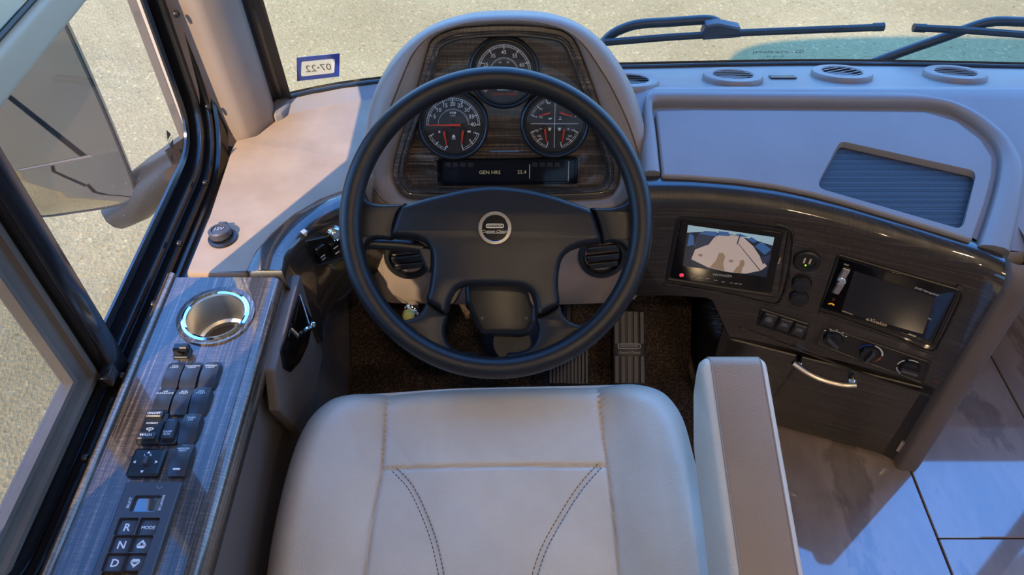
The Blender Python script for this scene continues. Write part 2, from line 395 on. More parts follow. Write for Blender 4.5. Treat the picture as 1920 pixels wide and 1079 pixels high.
BASE_Z = .543
base = spline([(-.60, 1.06), (-.53, 1.165), (-.433, 1.236), (-.275, 1.292), (0, 1.334), (.28, 1.350), (.62, 1.360), (.96, 1.350), (1.24, 1.334), (1.515, 1.292), (1.70, 1.22), (1.80, 1.15), (1.87, 1.06)], 60)
def base_y(x):
    for a, b in zip(base, base[1:]):
        if a[0] <= x <= b[0]: return a[1] + (b[1] - a[1]) * (x - a[0]) / (b[0] - a[0])
    return base[0][1] if x < base[0][0] else base[-1][1]
ws = [(x, base_y(x)) for x in [(-.433 + (1.70 + .433) * i / 40) for i in range(41)]]
mb = MB(); mb.loft([[(x, y + .02, BASE_Z + .0) for x, y in base], [(x, y + .06, .2) for x, y in base], [(x, y + .06, -.75) for x, y in base]], closed=False)
mb.loft([[(x, y - .015, BASE_Z - .02) for x, y in base], [(x, y - .015, -.02) for x, y in base]], closed=False)
struct(mb.build('wall_front', M['body']))
mb = MB(); mb.loft([[(x, y - .13, 1.72) for x, y in base], [(x, y - .10, 2.05) for x, y in base], [(x, y - .06, 2.32) for x, y in base]], closed=False)
struct(mb.build('trim_1', M['body']))
rp = [(x, y - .11) for x, y in base] + [(1.87, YB - .05), (-.60, YB - .05)]
mb = MB(); mb.puff(Z, rp, [(0, 2.05), (0, 2.36)]); struct(mb.build('ceiling', M['ceil']))

# windshield: glass in a black rubber seal
w1 = bpy.data.objects.new('window_1', None); COL.objects.link(w1); w1.location = (.62, 1.3, BASE_Z); struct(w1)
lean = lambda z: -.13 * (z - BASE_Z) / (1.72 - BASE_Z)
mb = MB(); mb.loft([[(x, y + lean(z), z) for x, y in ws] for z in (BASE_Z, .8, 1.2, 1.72)], closed=False); mb.build('pane', M['glass'], w1)
mb = MB(); mb.tube([(x, y + .002, BASE_Z - .001) for x, y in ws], .0055, 8)
def seal_side(sx, p0, p1, p2):
    mb.loft([[(p[0], p[1] + lean(z), z) for p in (p0, p1, p2)] for z in (BASE_Z - .02, 1.0, 1.72)], closed=False)
seal_side(-1, (-.452, 1.205), (-.440, 1.236), (-.412, 1.240)); seal_side(1, (1.72, 1.19), (1.705, 1.225), (1.68, 1.235))
mb.build('window_seal', M['black'], w1)
mb = MB()      # maker's marks etched low in the glass
Fm = Fr(Uy(1455, 101, base_y(.57) - .012), (1, 0, 0), (0, -.1, 1))
mb.text(Fm, 'LAMINATED SAFETY', .0075, -.012, .004); mb.text(Fm, 'AS1  M12  43R', .0055, 0, -.006); mb.text(Fm, 'DOT 287', .0055, 0, -.014); mb.text(Fm, 'CO', .011, .044, .005)
mb.build('etched_mark', M['blackprint'], w1)

# registration sticker on the windshield, seen from behind (reversed)
pc = Uy(597, 125, base_y(-.30) + lean(.66) - .006)
F = Fr(pc, (1, .21, 0), (0, -.1, 1)); st = thing('registration_sticker', 'blue-bordered registration sticker reading 07 22 backwards on the windshield corner', 'sticker', pc)
q = F.pxs([(556, 108), (637, 100), (636, 143), (557, 152)]); mb = MB(); mb.puff(F, q, [(0, 0), (0, .0008)]); mb.build('border', M['blue'], st)
qc = [(sum(p[0] for p in q) / 4 + .78 * (p[0] - sum(r[0] for r in q) / 4) - .0005, sum(p[1] for p in q) / 4 + .62 * (p[1] - sum(r[1] for r in q) / 4)) for p in q]
mb = MB(); mb.puff(F, rpoly(qc, .004), [(0, .0008), (0, .0012)]); mb.build('date_field', M['whitevinyl'], st)
dx, dy = q[1][0] - q[0][0], q[1][1] - q[0][1]
Ft = F.at(sum(p[0] for p in q) / 4, sum(p[1] for p in q) / 4, .0013, math.atan2(dy, dx) if q[1][0] > q[0][0] else 0)
mb = MB(); mb.text(Ft, '07 22', abs(dx) * .27, 0, -.001, .0003, mirror=True)
s5 = abs(dx) * .035; mb.flat(Ft, [(s5 * (1.1 if i % 2 == 0 else .45) * math.cos(math.pi / 2 + i * math.pi / 5), s5 * (1.1 if i % 2 == 0 else .45) * math.sin(math.pi / 2 + i * math.pi / 5)) for i in range(10)], .0003)
stuffp(mb.build('date_text', plain('date_ink', (.10, .10, .11, 1), .6), st))

# driver's window
w2 = bpy.data.objects.new('window_2', None); COL.objects.link(w2); w2.location = (-.55, .68, .565); struct(w2)
S = Fr((-.558, 0, 0), (0, 1, 0), (0, 0, 1))          # a = y, b = z, c = towards the room (+x)
G0 = rpoly([(.33, .562), (1.084, .562), (1.10, 1.55), (.33, 1.55)], [.05, .075, .05, .05], 12)
prof = [(.004, .009), (.004, .013), (-.002, .016), (-.006, .014), (-.008, .004), (-.022, .004), (-.024, .026), (-.034, .028), (-.040, .026), (-.042, .010), (-.048, .010), (-.050, .034), (-.056, .036), (-.058, .024), (-.062, .024), (-.064, .044), (-.088, .049), (-.092, .046), (-.092, .030)]
mb = MB(); mb.ring(S, G0, prof); mb.build('window_frame', M['anod'], w2, smooth=30)
for (px_, py_, xx) in ((161, 860, 1), (230, 706, 1), (290, 571, 1), (338, 457, 1), (386, 343, 1), (391, 200, 1), (332, 26, 1)):
    p = Ux(px_, py_, -.5165); Fs = Fr(p, (0, 1, 0), (0, 0, 1)); mb = MB(); mb.lathe(Fs, [(.0055, -.003), (.0055, .001), (.004, .003), (.002, .003), (.0018, .0012)], 12); mb.build('screw', M['black'], w2)
mb = MB(); mb.flat(S, inset(ccw(G0), -.004), .0105); mb.build('pane', M['sideglass'], w2)
Sb = Fr((-.548, 0, 0), (0, 1, 0), (0, 0, 1))
mb = MB(); mb.box(Sb, .602, .638, .515, 1.58, -.004, .030, .004); mb.build('window_bar', M['anod'], w2)
sr = thing('insect_screen', 'grey-framed sliding insect screen in the rear half of the driver window', 'window screen', (-.54, .4, .545))
mb = MB(); O = [(.25, .545), (.598, .545), (.598, 1.56), (.25, 1.56)]
mb.ring(Sb, O, [(0, -.002), (0, .014), (.004, .016), (.012, .016), (.014, .010), (.034, .009), (.036, .014), (.042, .013), (.043, .004), (.043, -.002)]); mb.build('screen_frame', M['alu'], sr, smooth=25)
mb = MB(); mb.flat(Sb, [(.28, .58), (.56, .58), (.56, 1.53), (.28, 1.53)], .003); mb.build('screen_mesh', M['screen'], sr)
mb = MB(); p = Ux(203, 697, -.515); mb.box(Fr(p, (0, 1, 0), (0, 0, 1)), -.012, .012, -.018, .0, -.010, .004, .002); mb.build('latch', M['anod'], w2)
mb = MB()      # etched lozenge in the glass
p = Ux(318, 262, -.5465); Fd = Fr(p, (0, 1, 0), (0, 0, 1)); mb.flat(Fd, [(-.009, .0045), (.009, .0045), (0, .019)], .001); mb.flat(Fd, [(-.009, -.0045), (.009, -.0045), (0, -.019)], .001)
mb.text(Fd, 'KINRO', .0068, 0, 0, .001); mb.build('etched_mark', M['blackprint'], w2)
for k, (wx, wy0, wy1, wz0, wz1, n) in enumerate([(-.56, -2.6, -1.2, .85, 1.65, 3), (1.83, .15, 1.0, .70, 1.60, 4), (1.83, -2.9, -1.0, .75, 1.65, 5)]):
    wo = bpy.data.objects.new('window_%d' % n, None); COL.objects.link(wo); wo.location = (wx, (wy0 + wy1) / 2, wz0); struct(wo)
    Fw = Fr((wx, 0, 0), (0, 1, 0), (0, 0, 1)); O = [(wy0, wz0), (wy1, wz0), (wy1, wz1), (wy0, wz1)]
    mb = MB(); mb.ring(Fw, O, [(-.001, -.03), (-.001, .03), (.04, .03), (.04, -.03)]); mb.build('window_frame', M['anod'], wo)
    mb = MB(); mb.flat(Fw, inset(ccw(O), .035), 0); mb.build('pane', M['rearglass'], wo)
# blind half drawn over the driver's window
bl = thing('window_shade', 'pale grey-green pleated shade with a rail, half lowered at the driver window', 'window shade', (-.50, .6, .93))
rz = lambda y: .950
mb = MB(); pl = []
for i in range(41): pl.append((-.505 + (.012 if i % 2 else 0), .965 + .65 * i / 40))
mb.loft([[(x, y, z) for x, z in pl] for y in (.20, 1.12)], closed=False); mb.build('shade_fabric', M['shade'], bl)
mb = MB(); Fh = Fr((-.50, .66, .950), (0, 1, 0), (0, 0, 1)); mb.puff(Fr((-.50, .20, .950), (1, 0, 0), (0, 0, 1)), rrect(.026, .042, .009), [(0, 0), (0, -.92)]); mb.build('shade_rail', M['hem'], bl)
mb = MB(); mb.tube([(-.497, .20, .974), (-.497, 1.12, .974)], .0045, 8); mb.build('rail_gasket', M['black'], bl)
# ceiling lamps (lit) in the cab and saloon
lampmat = emis('lamp_lens', (1, .72, .42, 1), 360)
for i, (x, y) in enumerate(((.05, -.40), (1.10, -.40), (.05, -1.2), (1.10, -1.2), (.5, -2.3))):
    cl = thing('ceiling_light', 'round warm ceiling light %s' % ('above the driver seat', 'above the passenger seat', 'on the left side of the saloon', 'on the right side of the saloon', 'in the middle of the saloon')[i], 'ceiling light', (x, y, 2.03), 'ceiling lights')
    Fc = Fr((x, y, 2.05), (1, 0, 0), (0, -1, 0)); mb = MB(); mb.lathe(Fc, [(.075, 0), (.075, .010), (.070, .014), (.046, .014), (.039, .008)], 32, cap1=False); mb.build('lamp_rim', M['nickel'], cl)
    mb = MB(); mb.lathe(Fc, [(.040, .008), (.03, .012), (.01, .013)], 32); mb.build('lamp_lens', lampmat, cl)

# floor: polished planks in the aisle, carpet at the pedals
fl = bpy.data.objects.new('floor', None); COL.objects.link(fl); fl.location = (.6, -1, -.03); struct(fl)
mb = MB(); mb.box(Z, -.60, 1.86, YB, 1.34, -.05, -.006); mb.build('grout_bed', M['grout'], fl)
xs = [.785 + .28 * k for k in range(-5, 5)]; j = 0
for i, x0 in enumerate(xs):
    x1 = min(x0 + .28, XR); y0 = [.63, .33, .03][(i + 1) % 3] - .9 * 5
    if x0 >= XR - .02 or x1 < -.53: continue
    y = y0
    while y < 1.3:
        a, b = max(y, YB + .01), min(y + .9, 1.3)
        if b - a > .05 and (b > -1.2):
            mb = MB(); mb.box(Z, max(x0, -.53) + .0015, x1 - .0015, a + .0015, b - .0015, -.02, random.uniform(-.0006, .0004), .0015, 1); mb.build('tile', M['tile'], fl)
        y += .9
mb = MB(); mb.box(Z, -.53, XR, YB, -1.2, -.02, -.001); mb.build('floor_panel', M['tile'], fl)
mb = MB(); n = 70
co = spline([(-.36, .30), (.22, .30), (.36, .52), (.47, .78), (.47, 1.24), (-.36, 1.24)], 60, True)
mb.puff(Z, rpoly([(-.35, .30), (.30, .30), (.388, .62), (.388, 1.25), (-.35, 1.25)], .05), [(0, .0), (.003, .010), (.008, .013)])
mb.loft([[(-.35, 1.02, .012), (.388, 1.02, .012)], [(-.35, 1.25, .28), (.388, 1.25, .28)]], closed=False)
c = mb.build('carpet', M['carpet']); tag(c, 'dark brown carpet on the driver footwell floor under the pedals', 'carpet', kind='stuff')

# kick wall beside the driver, tan pocket panel hung on it
mb = MB(); mb.box(Z, -.53, -.352, -.2, 1.24, 0, .47); struct(mb.build('trim_2', M['vinyl_dark']))
mb = MB(); mb.box(Z, -.528, -.492, -.2, 1.14, .40, .492, .006); struct(mb.build('trim_3', M['anod']))

# pillar cover between driver's window and windshield
mb = MB(); pl = [(-.545, 1.125), (-.519, 1.150), (-.505, 1.146), (-.486, 1.138), (-.470, 1.143), (-.440, 1.188), (-.437, 1.205), (-.445, 1.235), (-.55, 1.235)]
mb.loft([[(x - .02 * t, y + lean(.52 + 1.5 * t) * .5, .50 + 1.54 * t) for x, y in pl] for t in (0, .33, .66, 1)], True, True, True)
tag(mb.build('pillar_cover', M['hoodleather'], smooth=60), 'tan pillar cover between the driver window and the windshield', 'pillar trim')

# ============================================================ OUTSIDE: wipers and mirror
def wiper(name, label, blade, bx, arm, block):
    yb = lambda x: base_y(x) + .028
    t = thing(name, label, 'wiper', Uy(*blade[len(blade) // 2], base_y(.5) + .03), 'windshield wipers')
    def P(q, off=0.0):
        y = 1.38
        for _ in range(4):
            p = Uy(q[0], q[1], y); y = base_y(min(max(p.x, -.4), 1.8)) + .028 + off + lean(p.z)
        return Uy(q[0], q[1], y)
    mb = MB(); mb.tube([P(q) for q in blade], .0065, 8, up=(0, 0, 1), flat=1.15); mb.build('blade', M['black'], t)
    mb = MB(); mb.tube([P(q, .006) for q in bx], .0085, 8, up=(0, 0, 1)); mb.build('blade_end_cap', M['black'], t)
    mb = MB(); mb.tube([P(q, .02) for q in spline(arm, 24)], .0095, 10); mb.build('arm', M['black'], t)
    if block:
        q0 = P(block[0], .008); Fb = Fr(q0, (1, .06, 0), (0, -.1, 1)); mb = MB(); mb.puff(Fb, [(p[0], p[1]) for p in Fb.pxs(block)], [(0, -.004), (0, .012), (.003, .015)]); mb.build('blade_mount', M['panel'], t)
    return t
wiper('windshield_wiper', 'black left windshield wiper with arm hooked onto its blade mount', [(1130, 80), (1250, 70), (1400, 61), (1655, 51)], [(1637, 51), (1657, 50)], [(1120, 92), (1145, 66), (1170, 53), (1200, 45), (1260, 41), (1325, 37), (1345, 42)], [(1314, 57), (1322, 40), (1345, 37), (1385, 45), (1390, 55), (1385, 63), (1316, 68)])
wiper('windshield_wiper', 'black right windshield wiper whose arm crosses up from the dash edge', [(1713, 52), (1800, 56), (1920, 65), (2200, 92)], [(1713, 52), (1735, 53)], [(1630, 120), (1690, 98), (1770, 70), (1830, 48), (1865, 40), (1920, 41), (2060, 46)], None)

mt = thing('side_mirror', 'large dusty exterior side mirror with dark arm outside the driver window', 'mirror', (-.85, 1.15, .38))
Fmr = Fr(Uy(150, 230, 1.16), (.905, .42, .0), (0, -.02, 1))
full = spline([(60, 406), (20, 370), (-40, 250), (-150, -60), (-60, -130), (60, -60), (112, 18), (165, 130), (215, 245), (255, 350), (250, 372), (225, 385), (150, 398)], 70, True)
q = Fmr.pxs(full); mb = MB(); mb.puff(Fmr, q, [(.03, -.10), (.008, -.08), (0, -.03), (0, .002), (.003, .004), (.006, .002)]); mb.build('mirror_housing', M['black'], mt)
q2 = inset(ccw(q), .006)
up_ = Fmr.pxs([(35, 318), (172, 291)]); s = (up_[1][1] - up_[0][1]) / (up_[1][0] - up_[0][0]); cut = lambda p: p[1] - (up_[0][1] + s * (p[0] - up_[0][0]))
def clip(poly, sign):
    out = []
    for a, b in zip(poly, poly[1:] + poly[:1]):
        da, db = cut(a) * sign, cut(b) * sign
        if da >= 0: out.append(a)
        if da * db < 0:
            t_ = da / (da - db); out.append((a[0] + (b[0] - a[0]) * t_, a[1] + (b[1] - a[1]) * t_))
    return out
mb = MB(); mb.flat(Fmr, clip(q2, 1), .003); mb.build('mirror_glass', M['mirror'], mt)
mb = MB(); low = clip(q2, -1); cx = sum(p[0] for p in low) / len(low); cy = sum(p[1] for p in low) / len(low)
mb.loft([[Fmr.w(cx + (x - cx) * k, cy + (y - cy) * k, .003 + .008 * (1 - k * k)) for x, y in low] for k in (1, .8, .6, .4, .2, .02)], True, False, True); mb.build('convex_mirror', M['mirror'], mt)
mb = MB(); mb.tube([Fmr.w(*up_[0], .004), Fmr.w(*up_[1], .004)], .003, 6); mb.build('divider', M['alu'], mt)
A = [(V(Uy(x, y, yy)), r) for x, y, yy, r in ((222, 392, 1.22, .050), (255, 372, 1.22, .056), (300, 335, 1.215, .054), (345, 300, 1.21, .05), (400, 262, 1.20, .05))]
mb = MB(); mb.tube([a for a, r in A], [r for a, r in A], 14, flat=.8); mb.build('mirror_arm', M['black'], mt)
p = Uy(243, 412, 1.19); mb = MB(); mb.puff(Fr(p, (.93, .3, .25), (0, -.5, 1)), rrect(.034, .016, .007), [(0, -.02), (0, .004), (.004, .008)]); mb.build('marker_lens', M['orange'], mt)

# ============================================================ DASHBOARD
def PPz(y): return .55 + .29 * (y - .995)
PP = Fr((0, .995, .55), (1, 0, 0), (0, 1, .29))
Tpx = [(1195, 335), (1228, 335), (1300, 336), (1382, 343), (1455, 353), (1525, 368), (1590, 385), (1650, 403), (1705, 419), (1761, 437), (1823, 456), (1860, 473), (1884, 488)]
Tpl = spline([tuple(PP.px(x, y)) for x, y in Tpx], 40)
Tw = [PP.w(a, b) for a, b in Tpl]
def ytop(x):
    for a, b in zip(Tw, Tw[1:]):
        if a.x <= x <= b.x: return a.y + (b.y - a.y) * (x - a.x) / (b.x - a.x)
    a, b = (Tw[0], Tw[1]) if x < Tw[0].x else (Tw[-3], Tw[-1])
    return a.y + (b.y - a.y) * (x - a.x) / (b.x - a.x)
dash = thing('dashboard', 'taupe vinyl dashboard spanning the cab under the windshield', 'dashboard', (.6, 1.1, .4))
xs = [.13 + (1.70 - .13) * i / 40 for i in range(41)]
mb = MB(); xl_ = [max(x, .218) for x in xs]
def lowy(x): return ytop(x) if x < .765 else ytop(.764) + (1.13 - ytop(.764)) * (lambda t: t * t * (3 - 2 * t))(min(1, max(0, (x - .80) / .22)))
mb.loft([[(x, base_y(x) - .002, BASE_Z - .001) for x in xs], [(x, 1.205, .590) for x in xs], [(x, 1.192, .5985) for x in xs], [(x, 1.176, .6025) for x in xs], [(x, 1.155, PPz(1.155)) for x in xl_],
         [(x, (lowy(x) + 1.155) / 2, PPz((lowy(x) + 1.155) / 2)) for x in xl_], [(x, lowy(x) + .012, PPz(lowy(x) + .012)) for x in xl_]], closed=False)
xp = [.767] + [x for x in xs if x > .78] + [1.79]
mb.loft([[(x, lowy(x) + .012, PPz(lowy(x) + .012)) for x in xp], [(x, lowy(x), PPz(lowy(x)) - .008) for x in xp], [(x, lowy(x) + .01, .42) for x in xp], [(x, lowy(x) + .06, .40) for x in xp]], closed=False)
mb.build('dash_top', M['vinyl'], dash, smooth=60)
mb = MB(); mb.loft([[(x, lowy(x) + .05, .405) for x in xp], [(x, lowy(x) + .075, .30) for x in xp], [(x, lowy(x) + .09, .225) for x in xp], [(x, max(1.245, lowy(x) + .10), .20) for x in xp]], closed=False); mb.build('knee_panel', M['black'], dash, smooth=60)
# raised frame round the access panel
fo = spline([(1203, 332), (1203, 250), (1209, 186), (1240, 179), (1382, 180), (1605, 181.6), (1720, 184.7), (1805, 208), (1872, 253), (1907, 302), (1916, 340), (1907, 400), (1890, 480)], 90)
fi = spline([(1238, 332), (1230, 260), (1223, 208), (1240, 200), (1382, 201), (1600, 203), (1738, 205), (1796, 222), (1845, 258), (1867, 293), (1866, 330), (1853, 385), (1826, 466)], 90)
fo = [PP.px(*p) for p in fo]; fi = [PP.px(*p) for p in fi]
mix = lambda t: [(a[0] + (b[0] - a[0]) * t, a[1] + (b[1] - a[1]) * t) for a, b in zip(fo, fi)]
mb = MB(); mb.loft([[PP.w(x, y, c) for x, y in mix(t)] for t, c in ((-.02, -.003), (.03, .008), (.12, .014), (.3, .018), (.6, .018), (.85, .015), (.95, .009), (1.0, -.003))], closed=False)
for en in (0, -1): mb.poly([PP.w(*mix(t)[en], c) for t, c in ((-.02, -.003), (.03, .008), (.12, .014), (.3, .018), (.6, .018), (.85, .015), (.95, .009), (1.0, -.003))] + [PP.w(*mix(1.0)[en], -.03), PP.w(*mix(-.02)[en], -.03)])
mb.build('panel_surround', M['vinyl'], dash, smooth=70)
ap = [(1229, 207), (1300, 205), (1600, 207), (1736, 209), (1793, 226), (1840, 261), (1862, 295), (1861, 330), (1847, 384), (1823, 452), (1761, 432.5), (1700, 414), (1649, 399), (1588, 381), (1525, 364), (1455, 349.5), (1382, 339), (1300, 332.5), (1242, 330), (1235, 260)]
apl = PP.pxs(rpoly(ap, [6, 2, 2, 20, 20, 20, 12, 10, 10, 4] + [20] * 8 + [5, 20], 4), .014)
gr = PP.pxs(rpoly([(1575, 264), (1832, 321), (1805, 432), (1529, 352)], [16, 16, 16, 16], 6), .014)
gi = PP.pxs(rpoly([(1574, 275), (1828, 333), (1802, 430), (1531, 353)], [12, 12, 12, 12], 6), .004)
mb = MB(); holed(mb, PP, inset(ccw(apl), .004), [gr], .014)
mb.loft([[PP.w(x, y, c) for x, y in inset(ccw(apl), d)] for d, c in ((.004, .014), (.0012, .0128), (0, .010), (0, 0))])
mb.loft([[PP.w(x, y, .014) for x, y in ccw(gr)], [PP.w(a[0] * .7 + b[0] * .3, a[1] * .7 + b[1] * .3, .012) for a, b in zip(ccw(gr), ccw(gi))], [PP.w(x, y, .003) for x, y in ccw(gi)]])
acc = mb.build('access_panel', M['vinyl'], dash, smooth=50)
mb = MB(); mb.flat(PP, gi, .0035); mb.build('speaker_grille', M['perf'], acc)
# round defrost vents
SH = Fr((0, 1.205, .590), (1, 0, 0), (0, .954, -.30))
for (vx, vy, rot, open_) in ((1178, 158, 0, 0), (1373, 149, 2, 1), (1577, 143, 32, 2), (1789, 144, -12, 1)):
    a, b = SH.px(vx, vy); Fv = SH.at(a, b, 0); rv = .055
    mb = MB(); mb.lathe(Fv, [(rv, -.002), (rv, .006), (rv * .96, .0095), (rv * .70, .0105), (rv * .66, .0088), (rv * .655, .0075)], 44, cap1=False); ve = mb.build('defrost_vent', M['vinyl'], dash)
    mb = MB(); mb.lathe(Fv, [(rv * .655, .0078), (rv * .655, -.002)], 30, cap1=False); mb.build('vent_wall', M['blackprint'], ve)
    mb = MB(); mb.lathe(Fv, [(rv * .655, -.002), (.001, -.002)], 30); mb.build('vent_throat', M['blackprint'], ve)
    for k in range(-2, 3):
        yy = k * rv * .24; hw = math.sqrt(max(0, (rv * .66) ** 2 - yy * yy)); Fk = Fv.at(0, 0, 0, math.radians(rot))
        if hw > .008:
            mb = MB(); mb.box(Fk, -hw, hw, yy - .0011, yy + .0011, .0079, .0086); mb.build('slat', M['vinyl'] if open_ else M['black'], ve)
a, b = SH.px(1467, 146); mb = MB(); mb.box(SH, a - .024, a + .024, b - .010, b + .010, .001, .003, .001); mb.build('sensor_cover', M['black'], dash)
# tan pad left of the instrument pod
PF = Fr((0, .9, .528), (1, 0, 0), (0, 1, 0))
po = [(345, 514), (392, 400), (432, 280), (441, 262), (480, 253), (514, 226), (532, 208)]
pad = PF.pxs(po) + [(x, base_y(x) - .906) for x in (-.40, -.33, -.27, -.215)] + [(-.215, .16)] + PF.pxs([(672, 355), (645, 358), (600, 375), (552, 403), (512, 438), (482, 473), (464, 513)])
mb = MB(); mb.puff(PF, rpoly(pad, .012, 3), [(0, -.05), (0, -.006), (.003, -.001), (.007, 0)]); mb.build('left_pad', M['pad'], dash)
mb = MB(); mb.loft([[(x, base_y(x) + .0, BASE_Z + .0) for x in (-.44, -.36, -.28, -.2, -.1, .0, .14)], [(x, base_y(x) - .035, .527) for x in (-.44, -.36, -.28, -.2, -.1, .0, .14)]], closed=False); mb.build('windshield_ledge', M['vinyl'], dash)
mb = MB(); mb.puff(PF, rpoly(PF.pxs([(512, 188), (550, 188), (546, 204), (531, 223), (516, 230)]), .006, 3), [(0, -.02), (0, .010), (.003, .014), (.006, .015)]); mb.build('corner_cap', M['vinyl'], dash)
# socket with a cap standing on the tan pad
a, b = PF.px(418, 448); Fk = PF.at(a, b, 0)
so = thing('power_socket', 'small round black capped socket on the sunlit tan dash pad', 'socket', Fk.o)
mb = MB(); mb.lathe(Fk, [(.022, 0), (.022, .003), (.018, .005), (.016, .004)], 28); mb.build('flange', M['black'], so)
Fk2 = Fr(Fk.w(-.003, .004, .004), (1, 0, .08), (0, 1, -.12)); mb = MB(); mb.lathe(Fk2, [(.017, 0), (.017, .010), (.015, .012), (.012, .012), (.0115, .010), (.004, .011)], 28); mb.box(Fk2, -.007, .007, .013, .022, .004, .011, .002); mb.build('cap', M['panel'], so)
mb = MB(); mb.text(Fk2, '12V', .010, 0, 0, .0122); mb.build('cap_print', M['greyprint'], so)
# ============================================================ INSTRUMENT POD
e = math.radians(22)
IP = Fr((0, 1.064, .607), (1, 0, 0), (0, math.sin(e), math.cos(e)))
def pods(half_l, half_r, n=120, c=0.0):
    return spline(ccw(IP.pxs(half_r + half_l, c)), n, True)
sil = pods([(720, 566), (706, 545), (694, 490), (687, 420), (683, 330), (685, 255), (695, 195), (712, 150), (738, 108), (772, 72), (815, 45), (870, 29), (915, 24)],
           [(955, 23), (1000, 24), (1045, 30), (1092, 48), (1132, 80), (1165, 125), (1190, 175), (1208, 235), (1219, 300), (1225, 380), (1222, 450), (1214, 505), (1200, 548), (1184, 563), (1100, 570), (960, 572), (800, 570)], c=-.03)
sti = pods([(775, 397), (735, 388), (706, 365), (694, 335), (697, 295), (712, 250), (737, 190), (768, 113), (790, 82), (815, 63), (860, 47), (900, 41)],
           [(940, 39), (990, 40), (1035, 48), (1065, 60), (1095, 86), (1122, 125), (1150, 172), (1178, 232), (1197, 290), (1200, 330), (1190, 362), (1165, 383), (1130, 392), (960, 402)], c=0)
wo_ = pods([(782, 374), (752, 362), (737, 330), (743, 288), (760, 232), (782, 165), (800, 100), (812, 72), (850, 54), (900, 48)],
           [(940, 46), (990, 47), (1035, 52), (1062, 60), (1080, 80), (1100, 130), (1125, 200), (1155, 292), (1161, 328), (1150, 358), (1118, 372), (960, 376)], c=-.012)
def align(ref, lp):
    best = min(range(len(lp)), key=lambda k: sum((ref[i][0] - lp[(i + k) % len(lp)][0]) ** 2 + (ref[i][1] - lp[(i + k) % len(lp)][1]) ** 2 for i in range(0, len(lp), 4)))
    return lp[best:] + lp[:best]
def byangle(lp, n=160, ctr=None):
    """re-cut a loop at equal angles about the gauge centre so that nested loops pair up"""
    cx, cy = ctr; m = len(lp); out = []
    an = [math.atan2(y - cy, x - cx) for x, y in lp]
    for k in range(n):
        a = -math.pi + 2 * math.pi * (k + .5) / n; best = None
        for i in range(m):
            x0, y0 = lp[i]; x1, y1 = lp[(i + 1) % m]; dx, dy = math.cos(a), math.sin(a)
            den = dx * (y1 - y0) - dy * (x1 - x0)
            if abs(den) < 1e-12: continue
            t = ((x0 - cx) * (y1 - y0) - (y0 - cy) * (x1 - x0)) / den; u = ((x0 - cx) * dy - (y0 - cy) * dx) / den
            if t > 0 and -1e-6 <= u <= 1.000001 and (best is None or t > best): best = t
        out.append((cx + math.cos(a) * best, cy + math.sin(a) * best))
    return out
ctr = IP.px(945, 250)
SIL, STI, WOO = (byangle(l, 160, ctr) for l in (sil, sti, wo_))
def lerp2(A, B, t): return [(a[0] + (b[0] - a[0]) * t, a[1] + (b[1] - a[1]) * t) for a, b in zip(A, B)]
def ringw(lp, c): return [IP.w(x, y, c) for x, y in lp]
pod = thing('instrument_pod', 'taupe leather instrument pod with stitched hood and dark wood gauge panel behind the wheel', 'instrument cluster', IP.w(*ctr, -.15))
back = [(ctr[0] + (x - ctr[0]) * .88, ctr[1] + (y - ctr[1]) * .86) for x, y in SIL]
mb = MB()
mb.loft([ringw(back, -.27), ringw([(ctr[0] + (x - ctr[0]) * .965, ctr[1] + (y - ctr[1]) * .965) for x, y in SIL], -.14), ringw([(ctr[0] + (x - ctr[0]) * .992, ctr[1] + (y - ctr[1]) * .992) for x, y in SIL], -.07), ringw(SIL, -.03),
         ringw(lerp2(SIL, STI, .12), -.016), ringw(lerp2(SIL, STI, .35), -.006), ringw(lerp2(SIL, STI, .7), -.001), ringw(lerp2(SIL, STI, .96), 0), ringw(lerp2(SIL, STI, 1.0), -.003), ringw(lerp2(STI, WOO, .06), .0),
         ringw(lerp2(STI, WOO, .5), -.003), ringw(lerp2(STI, WOO, .97), -.010), ringw(WOO, -.016)], True, True)
from mathutils.bvhtree import BVHTree
mb.bm.faces.ensure_lookup_table(); HB = BVHTree.FromBMesh(mb.bm)
def hoodc(a, b):
    h = HB.ray_cast(IP.w(a, b, .1), -IP.n); return (h[0] - IP.o).dot(IP.n) if h[0] is not None else 0.0
mb.build('hood', M['hoodleather'], pod, smooth=60)
# stitches: two rows beside the seam
mb = MB()
for t in (-.05, .14):
    A = lerp2(SIL, STI, .93) if t < 0 else lerp2(STI, WOO, .18)
    q = resample(A, 230, True)
    for i in range(230):
        p0 = V(q[i]); p1 = V(q[(i + 1) % 230]); d = (p1 - p0) * .34; m_ = p0
        mb.tube([IP.w(*(m_ - d), .0006), IP.w(*m_, .0012), IP.w(*(m_ + d), .0006)] if t < 0 else [IP.w(*(m_ - d), -.0008), IP.w(*m_, -.0002), IP.w(*(m_ + d), -.0008)], .0007, 4)
for sx in ([(700, 430), (703, 480), (713, 530), (724, 566)], [(708, 430), (711, 480), (721, 530), (732, 566)]):
    q = resample(IP.pxs(sx, -.012), 30, False)
    for i in range(29): mb.tube([IP.w(*q[i], hoodc(*q[i]) + .0003), IP.w(*(V(q[i]) * .4 + V(q[i + 1]) * .6), hoodc(*q[i]) + .0003)], .0007, 4)
stuffp(mb.build('stitching', M['thread_tan'], pod))
# wood gauge panel with its moulded rim
mb = MB(); rim = lambda d: inset(ccw(WOO), d)
mb.loft([ringw(rim(d), c) for d, c in ((0, -.018), (0, -.010), (.002, -.007), (.008, -.0065), (.0105, -.0085), (.012, -.0085), (.014, -.006), (.0165, -.006), (.0185, -.010), (.021, -.026))], True, False, True)
wp = mb.build('gauge_panel', M['wood_x'], pod, smooth=40)
